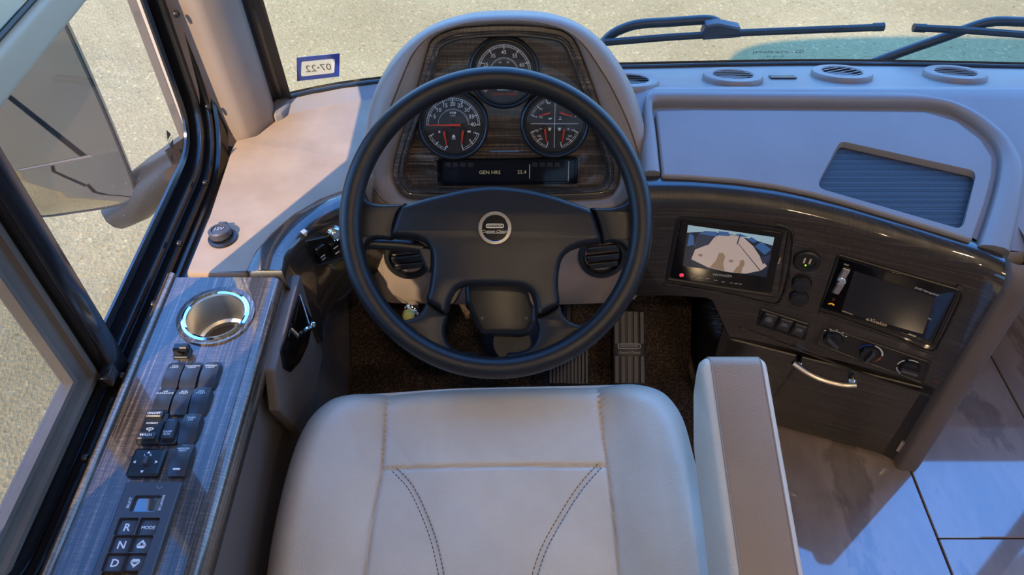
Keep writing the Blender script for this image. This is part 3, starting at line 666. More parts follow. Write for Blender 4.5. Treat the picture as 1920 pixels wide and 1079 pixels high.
# raised plinth that carries the two lower gauges and the display
pl_ = IP.pxs([(812, 292), (822, 356), (830, 360), (1075, 360), (1085, 352), (1091, 292), (1012, 290), (1003, 283), (890, 283), (882, 290)], -.024)
mb = MB(); mb.puff(IP, rpoly(pl_, .006, 3), [(0, -.027), (0, -.0235), (.0015, -.022)]); mb.build('display_plinth', M['wood_x'], pod)
gC = -.020
def gauge(name, gx, gy, rpx):
    a, b = IP.px(gx, gy, gC); a1, _ = IP.px(gx + rpx, gy, gC); R = a1 - a
    F = IP.at(a, b, gC); 
    mb = MB(); mb.lathe(F, [(R * 1.05, -.006), (R * 1.05, .004), (R * 1.02, .0085), (R * .98, .0095), (R * .945, .0085), (R * .93, .006), (R * .90, .0065), (R * .875, .005), (R * .87, .0)], 72, cap1=False); g = mb.build(name, M['black'], pod, smooth=50)
    mb = MB(); mb.lathe(F, [(R * .875, .0005), (.0005, .0005)], 64); mb.build('dial', M['dial'], g)
    mb = MB(); mb.lathe(F, [(R * .88, .006), (.0005, .006)], 48); mb.build('lens', M['clear'], g)
    return F, R, g
def scale_arc(mb, F, R, a0, a1, nmaj, nmin, r0=.80, dbl=.055, cx=0, cy=0, wd=.012, tick=.10):
    mb.arcband(F, R * r0, R * (r0 + .012), a0, a1, .001, 40, cx, cy); mb.arcband(F, R * (r0 - dbl), R * (r0 - dbl + .010), a0, a1, .001, 40, cx, cy)
    for i in range(nmaj * nmin + 1):
        an = math.radians(a0 + (a1 - a0) * i / (nmaj * nmin)); maj = i % nmin == 0; L = tick if maj else dbl
        r1 = R * (r0 + .012); r2 = R * (r0 + .012 - L - (.03 if maj else 0))
        mb.bar(F, cx + r1 * math.cos(an), cy + r1 * math.sin(an), cx + r2 * math.cos(an), cy + r2 * math.sin(an), R * wd * (2.0 if maj else .8), .0011)
def needle(F, R, g, x, y, ang, L, tail, wd):
    co, si = math.cos(math.radians(ang)), math.sin(math.radians(ang)); Fn = F.at(x, y, .0025, math.radians(ang))
    mb = MB(); mb.puff(Fn, [(-tail, -wd * .6), (L, -wd * .28), (L, wd * .28), (-tail, wd * .6)], [(0, 0), (0, .0010), (wd * .15, .0016)]); mb.build('needle', M['red'], g)
    mb = MB(); mb.lathe(F, [(wd * 1.9, .0006), (wd * 1.7, .003), (wd * .5, .0034)], 20, x, y); mb.build('needle_hub', M['black'], g)
# tachometer
F, R, g = gauge('tachometer', 850, 234, 63.5)
mb = MB(); scale_arc(mb, F, R, 180, 0, 8, 5, .78)
for k in range(1, 9):
    an = math.radians(180 - 180 * k / 8); mb.text(F, str(5 * k), R * .165, R * .585 * math.cos(an), R * .60 * math.sin(an) + R * .01, .001, .012)
mb.arcband(F, R * .44, R * .448, 178, 0, .001, 30); mb.arcband(F, R * .47, R * .476, 120, 0, .001, 30)
mb.text(F, 'RPM', R * .10, 0, R * .35, .001, .02); mb.text(F, 'x100', R * .07, 0, R * .27, .001)
scale_arc(mb, F, R, -70, -20, 2, 2, .80); scale_arc(mb, F, R, 250, 205, 2, 2, .80)
mb.text(F, '18', R * .08, R * .62, -R * .24, .001, .02); mb.text(F, '13', R * .08, R * .48, -R * .46, .001, .02); mb.text(F, '8', R * .08, R * .24, -R * .62, .001, .02); mb.text(F, 'E', R * .09, -R * .20, -R * .66, .001, .02); mb.text(F, 'F', R * .08, -R * .60, -R * .28, .001)
mb.flat(F, rrect(R * .10, R * .06, R * .01, 2, R * .46, -R * .20), .001); mb.flat(F, rrect(R * .05, R * .07, R * .01, 2, -R * .42, -R * .21), .001)
mb.flat(F, [(-R * .05, -R * .38), (R * .05, -R * .38), (R * .03, -R * .31), (-R * .01, -R * .29), (-R * .04, -R * .33)], .001); mb.flat(F, rrect(R * .12, R * .016, R * .003, 1, 0, -R * .42), .001)
mb.build('scale', M['white'], g)
needle(F, R, g, 0, 0, 180, R * .76, R * .22, R * .055); needle(F, R, g, -R * .28, -R * .22, 285 - 6, R * .38, R * .03, R * .055); needle(F, R, g, R * .28, -R * .20, 262, R * .40, R * .03, R * .055)
# speedometer
F, R, g = gauge('speedometer', 945, 136, 64)
mb = MB(); scale_arc(mb, F, R, 225, -45, 8, 10, .78, .06)
for k in range(9):
    an = math.radians(225 - 270 * k / 8); mb.text(F, str(5 + 10 * k), R * .155, R * .57 * math.cos(an), R * .57 * math.sin(an), .001, .012)
mb.arcband(F, R * .42, R * .43, 215, -35, .001, 30); mb.arcband(F, R * .39, R * .396, 215, -35, .001, 30)
for k in range(6):
    an = math.radians(200 - 220 * k / 5); mb.text(F, str(20 + 20 * k), R * .075, R * .31 * math.cos(an), R * .31 * math.sin(an), .001)
mb.text(F, 'MPH', R * .105, R * .40, -R * .52, .001, .02); mb.flat(F, rrect(R * .44, R * .12, R * .05, 4, 0, -R * .45), .001); mb.build('scale', M['white'], g)
mb = MB(); mb.text(F, 'FREIGHTLINER', R * .065, 0, -R * .452, .0014, .01); mb.build('maker_plate', M['blackprint'], g)
mb = MB(); mb.text(F, 'Custom Chassis', R * .115, 0, -R * .62, .001, 0, .3); mb.build('maker_script', M['red'], g)
needle(F, R, g, 0, 0, 226, R * .74, R * .2, R * .055)
# four-in-one gauge
F, R, g = gauge('combination_gauge', 1040, 232, 62)
mb = MB(); mb.bar(F, -R * .72, 0, R * .72, 0, R * .016, .001); mb.bar(F, 0, -R * .74, 0, R * .74, R * .016, .001)
for (x0, a0, a1) in ((-1, 160, 110), (1, 70, 20), (-1, 200, 252), (1, 340, 288)):
    scale_arc(mb, F, R, a0, a1, 2, 2, .76, .05)
for (s_, x, y) in (('0', -.56, .20), ('50', -.42, .44), ('100', -.20, .62), ('PSI', -.42, .19), ('PSI', -.40, -.16), ('PSI', .40, -.16), ('150', -.55, -.21), ('100', -.47, -.38), ('65', -.40, -.46), ('0', -.20, -.58), ('0', .20, -.58), ('65', .40, -.46), ('100', .47, -.38), ('150', .56, -.20), ('250', .50, .46), ('F', .26, .62)):
    mb.text(F, s_, R * .085, R * x, R * y, .001, .015)
for sx in (-1, 1):
    mb.flat(F, [(sx * R * .15 - R * .055, -R * .12), (sx * R * .15 + R * .055, -R * .12), (sx * R * .15 + R * .03, -R * .20), (sx * R * .15, -R * .22), (sx * R * .15 - R * .03, -R * .20)], .001)
mb.flat(F, [(-R * .20, R * .17), (-R * .08, R * .18), (-R * .11, R * .13), (-R * .17, R * .13)], .001); mb.flat(F, rrect(R * .10, R * .02, R * .004, 1, R * .16, R * .13), .001); mb.bar(F, R * .16, R * .13, R * .16, R * .22, R * .02, .001)
mb.build('scale', M['white'], g)
for (x, y, an) in ((-.16, .33, 194), (.18, .33, -16), (-.29, -.18, 278), (.29, -.18, 262)): needle(F, R, g, R * x, R * y, an, R * .36, R * .02, R * .055)
# message display
q = IP.pxs([(819, 297), (1083, 293), (1083, 344), (821, 348)], -.021); mb = MB(); mb.puff(IP, rpoly(q, .003, 3), [(0, -.024), (0, -.0185), (.0012, -.0175), (.004, -.0175), (.005, -.0195)]); md = mb.build('message_display', M['blackgloss'], pod)
q = IP.pxs([(830, 302), (1066, 298), (1066, 339), (832, 342)], -.0192); mb = MB(); mb.flat(IP, q, -.0192); mb.build('lcd_glass', M['lcd'], md)
cx_, cy_ = IP.px(949, 322, -.019); w_ = IP.px(1066, 320, -.019)[0] - IP.px(830, 320, -.019)[0]
mb = MB(); mb.text(IP, 'GEN HRS', w_ * .042, cx_ - w_ * .13, cy_ - w_ * .008, -.0189); mb.build('lcd_label', M['lcdtext'], md); mb = MB(); mb.text(IP, '25.4', w_ * .042, cx_ + w_ * .125, cy_ - w_ * .005, -.0189); mb.build('lcd_value', M['lcdtext'], md)
mb = MB(); x_, y_ = IP.px(993, 322, -.019); mb.bar(IP, x_, y_ - w_ * .058, x_, y_ + w_ * .058, w_ * .006, -.0189); mb.build('lcd_rule', M['greyprint'], md); mb = MB()
x_, _ = IP.px(1066, 320, -.019); mb.bar(IP, x_, y_ - w_ * .085, x_, y_ + w_ * .085, w_ * .005, -.0186); mb.build('lcd_rule', M['greyprint'], md)
mb = MB()
for k in range(4):
    for bx in (840, 1003):
        x_, y_ = IP.px(bx + k * 14, 309, -.019); mb.flat(IP, rrect(w_ * .045, w_ * .035, w_ * .004, 1, x_, y_), -.0189)
stuffp(mb.build('warning_lamp_window', plain('dim_window', (.028, .028, .034, 1), .3), md))
# two round air vents in the leather below
for (vx, vy, key) in ((766, 480, 1), (1129, 478, 0)):
    a, b = IP.px(vx, vy, -.006); Fv = IP.at(a, b, max(hoodc(a + .03, b), hoodc(a - .03, b), hoodc(a, b + .03), hoodc(a, b - .03)) - .001); rv = .043
    mb = MB(); mb.lathe(Fv, [(rv, -.004), (rv, .004), (rv * .95, .007), (rv * .80, .008), (rv * .74, .004), (rv * .74, -.002), (.001, -.004)], 44); v_ = mb.build('air_vent', M['black'], pod)
    for k in (-1, 0, 1):
        yy = k * rv * .36; hw = rv * .68 * math.sqrt(1 - (k * .45) ** 2); mb = MB(); mb.box(Fv.at(0, 0, 0, .12), -hw, hw, yy - .0055, yy + .0055, .002, .009 if k else .012, .002); mb.build('vent_fin', M['black'], v_)

# ============================================================ STEERING WHEEL
e = math.radians(48.5)
wc = CAM + ray(930, 417.5) * 1.098
SW = Fr(wc, (1, 0, 0), (0, math.sin(e), math.cos(e)))
sw = thing('steering_wheel', 'black four-spoke steering wheel with textured rim in front of the seat', 'steering wheel', wc)
rO = abs(SW.px(1225, 417)[0] - SW.px(635, 417)[0]) / 2; rt = .0158; rO *= .992; R0 = rO - rt
mb = MB(); n, m = 120, 22; R_ = []
for i in range(n):
    a = 2 * math.pi * i / n; R_.append([SW.w((R0 + rt * math.cos(t)) * math.cos(a), (R0 + rt * math.cos(t)) * math.sin(a), .004 + rt * 1.12 * math.sin(t)) for t in [2 * math.pi * k / m for k in range(m)]])
mb.loft(R_ + [R_[0]]); bmesh.ops.remove_doubles(mb.bm, verts=mb.bm.verts[:], dist=1e-6); mb.build('rim', M['rubber'], sw, smooth=80)
def swp(pts, n=0, c=.006):
    q = SW.pxs(pts, c); return spline(q, n, True) if n else q
def dense(pts, k=8):
    """polyline with rounded run, corners kept"""
    return rpoly(pts, .006, 3)
pill = [(0, -.034), (0, -.010), (.001, -.004), (.003, .001), (.006, .0042), (.009, .0055)]
padpx = [(765, 379), (798, 369), (836, 359.5), (880, 350), (927, 346), (980, 351), (1034, 363), (1066, 374), (1098, 385), (1112, 394), (1124, 424), (1131, 454), (1108, 458), (1085, 463), (1066, 472), (1054, 488), (1049, 512), (1048, 540), (1050, 572),
         (1029, 584), (1006, 596), (1003, 576), (998, 556), (990, 545), (972, 538), (930, 536), (878, 536), (860, 541), (849, 553), (842, 570), (835, 591), (816, 578), (797, 564), (801, 545), (806, 515), (808, 490), (806, 472), (799, 459), (788, 451), (765, 446), (731, 443), (733, 425), (743, 396), (750, 385)]
mb = MB(); mb.puff(SW, spline(ccw(swp(padpx)), 150, True), pill); mb.build('hub_pad', M['rubber'], sw, smooth=70)
spp = [(0, -.026), (0, -.014), (.002, -.006), (.005, -.001), (.010, .002)]
sp = [[(648, 330), (672, 328), (677, 350), (683, 368), (693, 377), (712, 381), (735, 381), (764, 380), (755, 388), (745, 398), (738, 420), (733, 446), (712, 446), (696, 447), (686, 454), (679, 468), (675, 485), (673, 512), (652, 512), (645, 420)],
      [(1212, 330), (1190, 328), (1187, 350), (1181, 370), (1170, 381), (1150, 387), (1130, 388), (1108, 388), (1116, 398), (1122, 415), (1127, 435), (1132, 455), (1146, 452), (1160, 454), (1170, 461), (1178, 472), (1183, 490), (1185, 515), (1208, 515), (1216, 420)],
      [(799, 565), (810, 574), (822, 583), (836, 593), (832, 612), (832, 630), (838, 645), (850, 656), (868, 662), (890, 665), (905, 690), (850, 688), (790, 664), (728, 618), (738, 600), (755, 601), (772, 597), (785, 588), (793, 576)],
      [(1050, 573), (1038, 581), (1022, 590), (1006, 597), (1009, 616), (1007, 634), (1000, 648), (987, 658), (968, 663), (950, 666), (945, 690), (1000, 688), (1065, 666), (1134, 618), (1120, 602), (1104, 608), (1085, 609), (1068, 602), (1057, 590)]]
for s_ in sp: mb = MB(); mb.puff(SW, spline(ccw(swp(s_)), 110, True), [(0, -.026), (0, -.009), (.001, -.005), (.0025, -.002), (.004, -.0005)]); mb.build('spoke', M['rubber'], sw, smooth=75)
mb = MB(); mb.puff(SW, rpoly(swp([(760, 392), (1100, 396), (1100, 448), (1040, 470), (1035, 560), (1000, 580), (985, 524), (870, 524), (845, 575), (812, 556), (815, 470), (760, 438)]), .01), [(0, -.06), (0, -.02)]); mb.build('hub_back', M['black'], sw)
a, b = SW.px(928, 428, .008); Fb = SW.at(a, b, .0072); rb = SW.px(960, 428, .008)[0] - a
bd = None
mb = MB(); mb.lathe(Fb, [(rb, -.001), (rb, .002), (rb * .96, .0035), (rb * .80, .0035), (rb * .75, .0022), (rb * .74, .0008)], 48, cap1=False); bd = mb.build('badge', M['chrome'], sw)
mb = MB(); mb.lathe(Fb, [(rb * .75, .001), (.0004, .001)], 40); mb.build('badge_field', M['blackgloss'], bd)
mb = MB(); O = rrect(rb * 1.06, rb * .25, rb * .12, 5, 0, rb * .13); mb.ring(Fb, O, [(0, .0012), (0, .0016), (rb * .05, .0016), (rb * .05, .0012)])
mb.text(Fb, 'FREIGHTLINER', rb * .135, 0, rb * .125, .0014, .01); mb.text(Fb, 'Custom Chassis', rb * .24, 0, -rb * .20, .0014, .006, .35); mb.bar(Fb, -rb * .5, -rb * .30, rb * .6, -rb * .30, rb * .025, .0014); mb.build('badge_lettering', M['gold'], bd)
# steering column below the wheel
sc_ = thing('steering_column', 'black steering column shroud seen through the lower gap of the wheel', 'steering column', SW.w(0, -.06, -.2))
q = SW.pxs([(868, 470), (1000, 470), (1008, 548), (1006, 604), (992, 627), (975, 630), (900, 628), (888, 604), (872, 566)], -.09)
mb = MB(); mb.puff(SW, rpoly(q, .010, 4), [(0, -.16), (0, -.098), (.004, -.092), (.010, -.09)]); mb.build('shroud', M['black'], sc_)
for p in ((904, 597), (987, 597)):
    a, b = SW.px(*p, -.088); mb = MB(); mb.lathe(SW.at(a, b, -.0895), [(.0028, 0), (.0026, .001), (.001, .0012)], 14); mb.build('shroud_screw', M['panel'], sc_)
a, b = SW.px(960, 640, -.2); mb = MB(); mb.lathe(SW.at(a, b, -.24), [(.052, 0), (.050, .02), (.046, .03), (.044, .05), (.036, .06), (.03, .10)], 32); mb.build('column_boot', M['rubber'], sc_, smooth=50)
mb = MB(); mb.tube([SW.w(a, b, -.2), V((wc.x + .04, 1.02, .10))], .024, 14); mb.build('shaft', M['black'], sc_)
lv = [SW.px(x, y, -.05) for x, y in ((792, 464), (745, 459), (700, 457), (660, 455))]
mb = MB(); mb.tube([SW.w(a, b, -.06 + .004 * i) for i, (a, b) in enumerate(lv)], [.010, .009, .0085, .010], 10); mb.build('turn_signal_lever', M['black'], sc_)
q = SW.pxs([(780, 462), (812, 462), (812, 500), (805, 514), (796, 500)], -.05); mb = MB(); mb.puff(SW, rpoly(q, .003, 3), [(0, -.09), (0, -.056), (.004, -.05)]); mb.build('lever_housing', M['panel'], sc_)
mb = MB(); a, b = SW.px(776, 466, -.08); mb.box(SW, a - .012, a + .012, b - .005, b + .005, -.09, -.078, .002); mb.build('ignition_key', M['chrome'], sc_)
# pull knobs under the dash
pk = Uy(770, 586, .92); kn = thing('pull_knob', 'small yellow-capped chrome pull knob under the left of the pod', 'knob', pk)
Fk = Fr(pk, (1, 0, 0), (0, .5, .86)); mb = MB(); mb.lathe(Fk, [(.011, -.035), (.011, -.012), (.014, -.010), (.014, -.003), (.010, 0)], 20, cap0=True); mb.build('knob_shaft', M['chrome'], kn)
mb = MB(); a, b = Fk.px(766, 592, .004); mb.lathe(Fk.at(a, b, 0), [(.011, -.004), (.011, .008), (.008, .012), (.002, .013)], 20); mb.build('knob_cap', M['yellow'], kn)
# ============================================================ SIDE CONSOLE (left of the seat)
CF = Fr((-.415, .5, .530), (1, 0, 0), (0, 1, 0))
scn = thing('side_console', 'long glossy dark wood side console with cup holder and switches under the driver window', 'console', (-.415, .45, .46))
x0, x1, y0_, y1_ = -.083, .075, -.42, .292
cup = CF.px(405, 593, 0); cr = .0445
mb = MB()
out = [(x0, y0_), (x1 - .016, y0_), (x1 - .016, y1_ - .004), (x0, y1_ - .004)]
vs = holed(mb, CF, out, [circ(cr, 48, *cup)], 0)
# rounded front and right edges, side wall and lip at the window side
def sect(y): return [CF.w(x0, y, 0), CF.w(x0, y, 0)]
arc = [(x1 - .016 + .016 * math.sin(t), -.016 + .016 * math.cos(t)) for t in [math.pi / 2 * k / 6 for k in range(7)]] + [(x1 - .001, -.045), (x1 - .008, -.060)]
mb.loft([[CF.w(x, y, c) for x, c in arc] for y in (y0_, -.2, 0, .2, y1_ - .004)], closed=False)
mb.loft([[CF.w(x0, y1_ - .004, 0), CF.w(x1 - .016, y1_ - .004, 0)], [CF.w(x0, y1_, -.004), CF.w(x1 - .012, y1_, -.004)], [CF.w(x0, y1_, -.06), CF.w(x1 - .004, y1_, -.06)]], closed=False)
mb.loft([[CF.w(x, y, c) for x, c in ((x0, 0), (x0 - .002, .005), (x0 - .006, .007), (x0 - .012, .004), (x0 - .016, -.010), (x0 - .018, -.03))] for y in (y0_, 0, y1_)], closed=False)
mb.build('console_body', M['wood_y'], scn, smooth=50)
F = CF.at(*cup)
mb = MB(); mb.lathe(F, [(cr + .010, .0004), (cr + .009, .003), (cr + .005, .0022), (cr + .001, .0005)], 56, cap1=False); mb.build('moulded_ring', M['wood_y'], scn)
mb = MB(); mb.lathe(F, [(cr + .003, .0), (cr + .0025, .003), (cr - .001, .0045), (cr - .004, .003), (cr - .005, 0)], 56, cap1=False); ch = mb.build('cup_holder', M['chrome'], scn)
mb = MB(); mb.lathe(F, [(cr - .004, .002), (cr - .0055, -.03), (cr - .006, -.050), (cr - .010, -.053), (cr - .010, -.062), (cr - .016, -.066), (.001, -.066)], 56); mb.build('steel_cup', M['steel'], ch, smooth=45)
# toggle beside the cup
a, b = CF.px(343, 664); Ft = CF.at(a, b, 0); mb = MB(); mb.puff(Ft, rrect(.022, .018, .003), [(0, 0), (0, .003), (.001, .004)]); tg = mb.build('toggle_base', M['black'], scn)
mb = MB(); mb.puff(Ft.at(-.003, .001, 0), rrect(.013, .012, .002), [(0, .003), (.0005, .013), (.002, .016)]); mb.build('toggle_knob', M['blackgloss'], tg)
mb = MB(); mb.lathe(Fr(Ft.w(.004, .001, .012), (0, 1, 0), (0, 0, 1)), [(.006, -.003), (.006, .006), (.004, .008), (.001, .008)], 16); mb.build('toggle_cap', M['black'], tg)
def rocker(name, cxp, cyp, w, l, txt, tilt=0.0, print2=None):
    a, b = CF.px(cxp, cyp, .006); F = CF.at(a, b, 0)
    mb = MB(); n = 14
    def pt(u, v, base=False):
        x = u * w / 2; y = v * l / 2; 
        if abs(v) > .86: x *= 1 - .10 * ((abs(v) - .86) / .14) ** 2
        c = .0095 - .0045 * v * v + tilt * v * .0025 - (.0012 if abs(u) > .9 else 0)
        return F.w(x, y, 0.0 if base else c)
    us = [-1, -.93, -.6, 0, .6, .93, 1]; vs_ = [-1 + 2 * k / n for k in range(n + 1)]
    mb.loft([[pt(u, v) for u in us] for v in vs_], closed=False)
    for u in (-1, 1): mb.loft([[pt(u, v, True) for v in vs_], [pt(u, v) for v in vs_]], closed=False)
    for v in (-1, 1): mb.loft([[pt(u, v, True) for u in us], [pt(u, v) for u in us]], closed=False)
    o = mb.build(name, M['switch'], scn, smooth=50)
    mb = MB(); Fp = Fr(F.w(0, l * .27, .0095 - .0045 * .29 + tilt * .54 * .0025), F.r, F.u - F.n * (.0045 * 2 * .54 / (l / 2)) + F.n * tilt * .0025 / (l / 2))
    mb.text(Fp, txt, w * .19, 0, 0, .0004, .01)
    if print2: mb.puff(F, rrect(w * .42, .0022, .001, 2, 0, -l * .33), [(0, .0078), (0, .0092)])
    stuffp(mb.build('switch_lettering', M['white'], o)); return o
for cxp, cyp, t, ti in ((324, 703, 'FOG\nLIGHT', 0), (357, 703, 'DOCKING\nLIGHT', 0), (392, 703, 'DRIVING\nLIGHT', .5), (306, 752, 'AIR\nCLEARANCE', 0), (341, 752, 'AUX\nSTART', 0), (374, 753, 'GEN\nSTART', 1.2), (355, 803, 'DASH\nLPS', .9)):
    rocker('rocker_switch', cxp, cyp, .0212, .041, t, ti)
rocker('rocker_switch', 339, 862, .0212, .044, 'MIRROR\nHEAT', 0, True)
a, b = CF.px(320, 809, .004); F = CF.at(a, b, 0); mb = MB(); mb.puff(F, rrect(.0225, .0375, .004), [(0, 0), (0, .004), (.001, .005)]); w_ = mb.build('switch_bezel', M['black'], scn)
mb = MB(); mb.puff(F, rrect(.0155, .030, .004), [(0, .004), (0, .0085), (.0015, .0105), (.004, .011)]); mb.build('rocker_button', M['switch'], w_)
mb = MB(); mb.text(F, 'CAMP\nAUX', .0042, 0, -.007, .0113, .01); stuffp(mb.build('switch_lettering', M['white'], w_))
a, b = CF.px(287, 805, .004); F = CF.at(a, b, 0); mb = MB(); mb.puff(F, rrect(.0285, .045, .004), [(0, 0), (0, .006), (.0025, .009)]); w_ = mb.build('wiper_switch', M['black'], scn)
for yy, h in ((.017, .009), (-.0145, .010)): mb = MB(); mb.puff(F, rrect(.021, h, .002, 3, -.001, yy), [(0, .009), (0, .0125), (.0012, .0135)]); mb.build('wiper_button', M['switch'], w_)
mb = MB(); mb.text(F, 'ON/OFF', .0046, -.001, .017, .0138, .02); mb.text(F, 'WASH', .0052, -.001, -.0145, .0138, .02); mb.text(F, 'INTERMIT', .0034, -.001, .0050, .0093, .02)
mb.arcband(F, .0075, .0083, 55, 125, .0093, 12, -.001, -.0095); mb.arcband(F, .0025, .0032, 55, 125, .0093, 8, -.001, -.0075); mb.bar(F, -.0055, -.0035, -.0025, -.005, .0007, .0093); mb.bar(F, .0035, -.0035, .0005, -.005, .0007, .0093); mb.bar(F, -.001, -.008, -.001, -.002, .0007, .0093)
stuffp(mb.build('switch_lettering', M['white'], w_))
mb = MB(); mb.puff(F, rrect(.019, .0055, .001, 2, -.001, .0108), [(0, .0088), (0, .0094)]); mb.build('slider_slot', M['blackprint'], w_)
a, b = CF.px(275, 868, .004); F = CF.at(a, b, 0); mb = MB(); mb.puff(F, rrect(.038, .037, .003), [(0, 0), (0, .005), (.003, .007), (.0035, .0068)]); w_ = mb.build('mirror_joystick', M['black'], scn)
mb = MB(); mb.puff(F, rrect(.014, .010, .001, 2, 0, -.001), [(0, .0065), (0, .0072)]); mb.build('joystick_slot', M['blackprint'], w_)
mb = MB(); mb.puff(F, rrect(.0045, .010, .001, 2, .001, -.001), [(0, .007), (0, .012), (.001, .013)]); mb.build('joystick_lever', M['panel'], w_)
mb = MB()
for an in range(4):
    t = math.pi / 2 * an; cx, cy = .013 * math.cos(t), .013 * math.sin(t) - .001; d = (math.cos(t), math.sin(t))
    mb.flat(F, [(cx + d[0] * .002, cy + d[1] * .002), (cx - d[1] * .0022 - d[0] * .0015, cy + d[0] * .0022 - d[1] * .0015), (cx + d[1] * .0022 - d[0] * .0015, cy - d[0] * .0022 - d[1] * .0015)], .0074)
mb.text(F, 'L    R', .0042, 0, .0082, .0074, .02); stuffp(mb.build('switch_lettering', M['white'], w_))
# push-button gear selector
q = CF.pxs([(238, 903), (342, 901)], .007); gw = q[1][0] - q[0][0]; gx = (q[0][0] + q[1][0]) / 2; gt = q[0][1]; gl = .165
gs = thing('gear_selector', 'charcoal push-button gear selector panel with R N D keys on the side console', 'gear selector', CF.w(gx, gt - gl / 2, 0))
F = CF.at(gx, gt - gl / 2, 0)
def L(px_, py_, c=.007): a, b = CF.px(px_, py_, c); return a - gx, b - (gt - gl / 2)
keys = [(237, 988, 'R'), (277, 988, 'MODE'), (227, 1021, 'N'), (264, 1021, 'up'), (214, 1055, 'D'), (252, 1054, 'dn')]
kw = .0225
mb = MB(); O = rrect(gw, gl, .003); holes = [rrect(kw, .021, .003, 4, *L(x, y)) for x, y, _ in keys]
disp = rrect(.031, .0205, .003, 4, *L(273, 945)); holes.append(disp)
holed(mb, F, inset(ccw(O), .0015), holes, .0075)
mb.loft([[F.w(x, y, c) for x, y in inset(ccw(O), d)] for d, c in ((.0015, .0075), (0, .006), (0, 0))])
for h in holes: mb.loft([[F.w(x, y, .0075) for x, y in ccw(h)], [F.w(x, y, .003) for x, y in ccw(h)]])
mb.build('selector_plate', M['panel'], gs)
for x, y, t in keys:
    cx, cy = L(x, y); mb = MB(); mb.puff(F, rrect(kw - .001, .020, .003, 4, cx, cy), [(0, .0012), (0, .0038), (.001, .0045)]); k_ = mb.build('key', M['panel'], gs)
    mb = MB()
    if t in ('up', 'dn'):
        s_ = 1 if t == 'up' else -1
        mb.flat(F, [(cx, cy + s_ * .006), (cx - .0055, cy), (cx + .0055, cy)], .005); mb.flat(F, [(cx - .0055, cy - s_ * .0007), (cx + .0055, cy - s_ * .0007), (cx + .0035, cy - s_ * .004), (cx - .0035, cy - s_ * .004)], .005)
        mb.build('key_symbol', M['white'], k_)
        mb = MB(); mb.bar(F, cx - .002, cy + s_ * .001, cx + .002, cy + s_ * .001, .0011, .0053)
        if s_ > 0: mb.bar(F, cx, cy - .001, cx, cy + .003, .0011, .0053)
        stuffp(mb.build('key_sign', M['blackprint'], k_))
    else:
        mb.text(F, t, .0055 if t == 'MODE' else .0125, cx, cy - .0005, .005, .035); stuffp(mb.build('key_symbol', M['white'], k_))
cx, cy = L(273, 945); mb = MB(); mb.puff(F, rrect(.031, .0205, .003, 4, cx, cy), [(0, .002), (0, .0035), (.002, .0042)]); mb.build('display_window', plain('display_window', (.20, .22, .24, 1), .08, .7), gs)
mb = MB(); dn_ = math.pi / 2
for (x, y, t) in ((243, 944, 'SELECT'), (303, 944, 'MONITOR')):
    cx, cy = L(x, y); mb.text(F.at(cx, cy, 0, -dn_ if t[0] == 'M' else dn_), t, .0042, 0, 0, .0078, .03)
stuffp(mb.build('selector_lettering', M['white'], gs))
cx, cy = L(300, 912); mb = MB(); mb.arcband(F, .003, .0034, 180, 360, .0077, 12, cx, cy); mb.build('emblem', M['greyprint'], gs)

# tan pocket panel on the kick wall with black plate and latch
KP = Fr((-.326, .7, .40), (0, 1, 0), (0, 0, 1))
pk = thing('wall_pocket_panel', 'tan slab panel with black latch plate below the side console', 'panel', (-.34, .7, .30))
mb = MB(); mb.puff(KP, rpoly([(.125, .100), (-.060, .100), (-.090, .045), (-.045, -.10), (.125, -.10)], .006, 3), [(0, -.0145), (0, -.004), (.0015, -.001), (.004, 0)]); mb.build('panel_slab', M['vinyl_dark'], pk)
q = KP.pxs([(562, 552), (527, 658), (533, 692), (545, 699), (562, 680), (577, 648), (586, 604)], .002); mb = MB(); mb.puff(KP, rpoly(q, .010, 4), [(0, 0), (0, .002), (.0015, .003)]); mb.build('latch_plate', M['blackgloss'], pk)
lt = [Ux(x, y, xx) for x, y, xx in ((547, 617, -.322), (557, 630, -.314), (575, 617, -.306), (587, 609, -.298))]
mb = MB(); mb.tube(lt, [.004, .004, .0035, .003], 8); mb.lathe(Fr(lt[-1], (1, 0, 0), (0, 1, 0)), [(.0005, -.005), (.004, -.003), (.005, 0), (.004, .003), (.0005, .005)], 14, cap0=True); mb.build('latch_lever', M['chrome'], pk)
mb = MB(); mb.tube([Ux(562, 553, -.322), Ux(572, 582, -.309), Ux(580, 608, -.300)], .0009, 6); mb.build('latch_wire', M['nickel'], pk)

# ============================================================ LEFT FASCIA (wood, left of the wheel)
lf = thing('left_fascia', 'curved dark wood fascia left of the wheel with two rocker switches', 'fascia', (-.28, .95, .35))
bk = spline([(463, 511), (480, 475), (512, 440), (552, 404), (600, 377), (645, 360), (674, 354)], 30)
rg = spline([(528, 508), (533, 473), (550, 444), (577, 418), (612, 398), (652, 382), (680, 374)], 30)
bt = spline([(556, 560), (562, 575), (580, 582), (605, 588), (640, 592), (670, 596), (692, 598)], 30)
P0 = [Uz(x, y, .531) for x, y in bk]; P1 = [Uz(x, y, .533) for x, y in rg]
P2 = [p + V((.006, -.012, -.012)) for p in P1]
P3 = [p + V((.008, .010 + .02 * i / 29, -.075)) for i, p in enumerate(P2)]
P4 = [p + V((.012, .015, -.10)) for p in P3]
mb = MB(); mb.loft([[p + V((0, .01, -.02)) for p in P0], P0, [a * .5 + b * .5 + V((0, 0, .004)) for a, b in zip(P0, P1)], P1, [p + V((.004, -.008, -.004)) for p in P1], P2, P3, P4, [p + V((0, .06, 0)) for p in P4]], closed=False)
mb.loft([[l[0] for l in (P0, P1, P2, P3, P4)], [l[0] + V((-.05, -.0, -.0)) for l in (P0, P1, P2, P3, P4)]], closed=False)
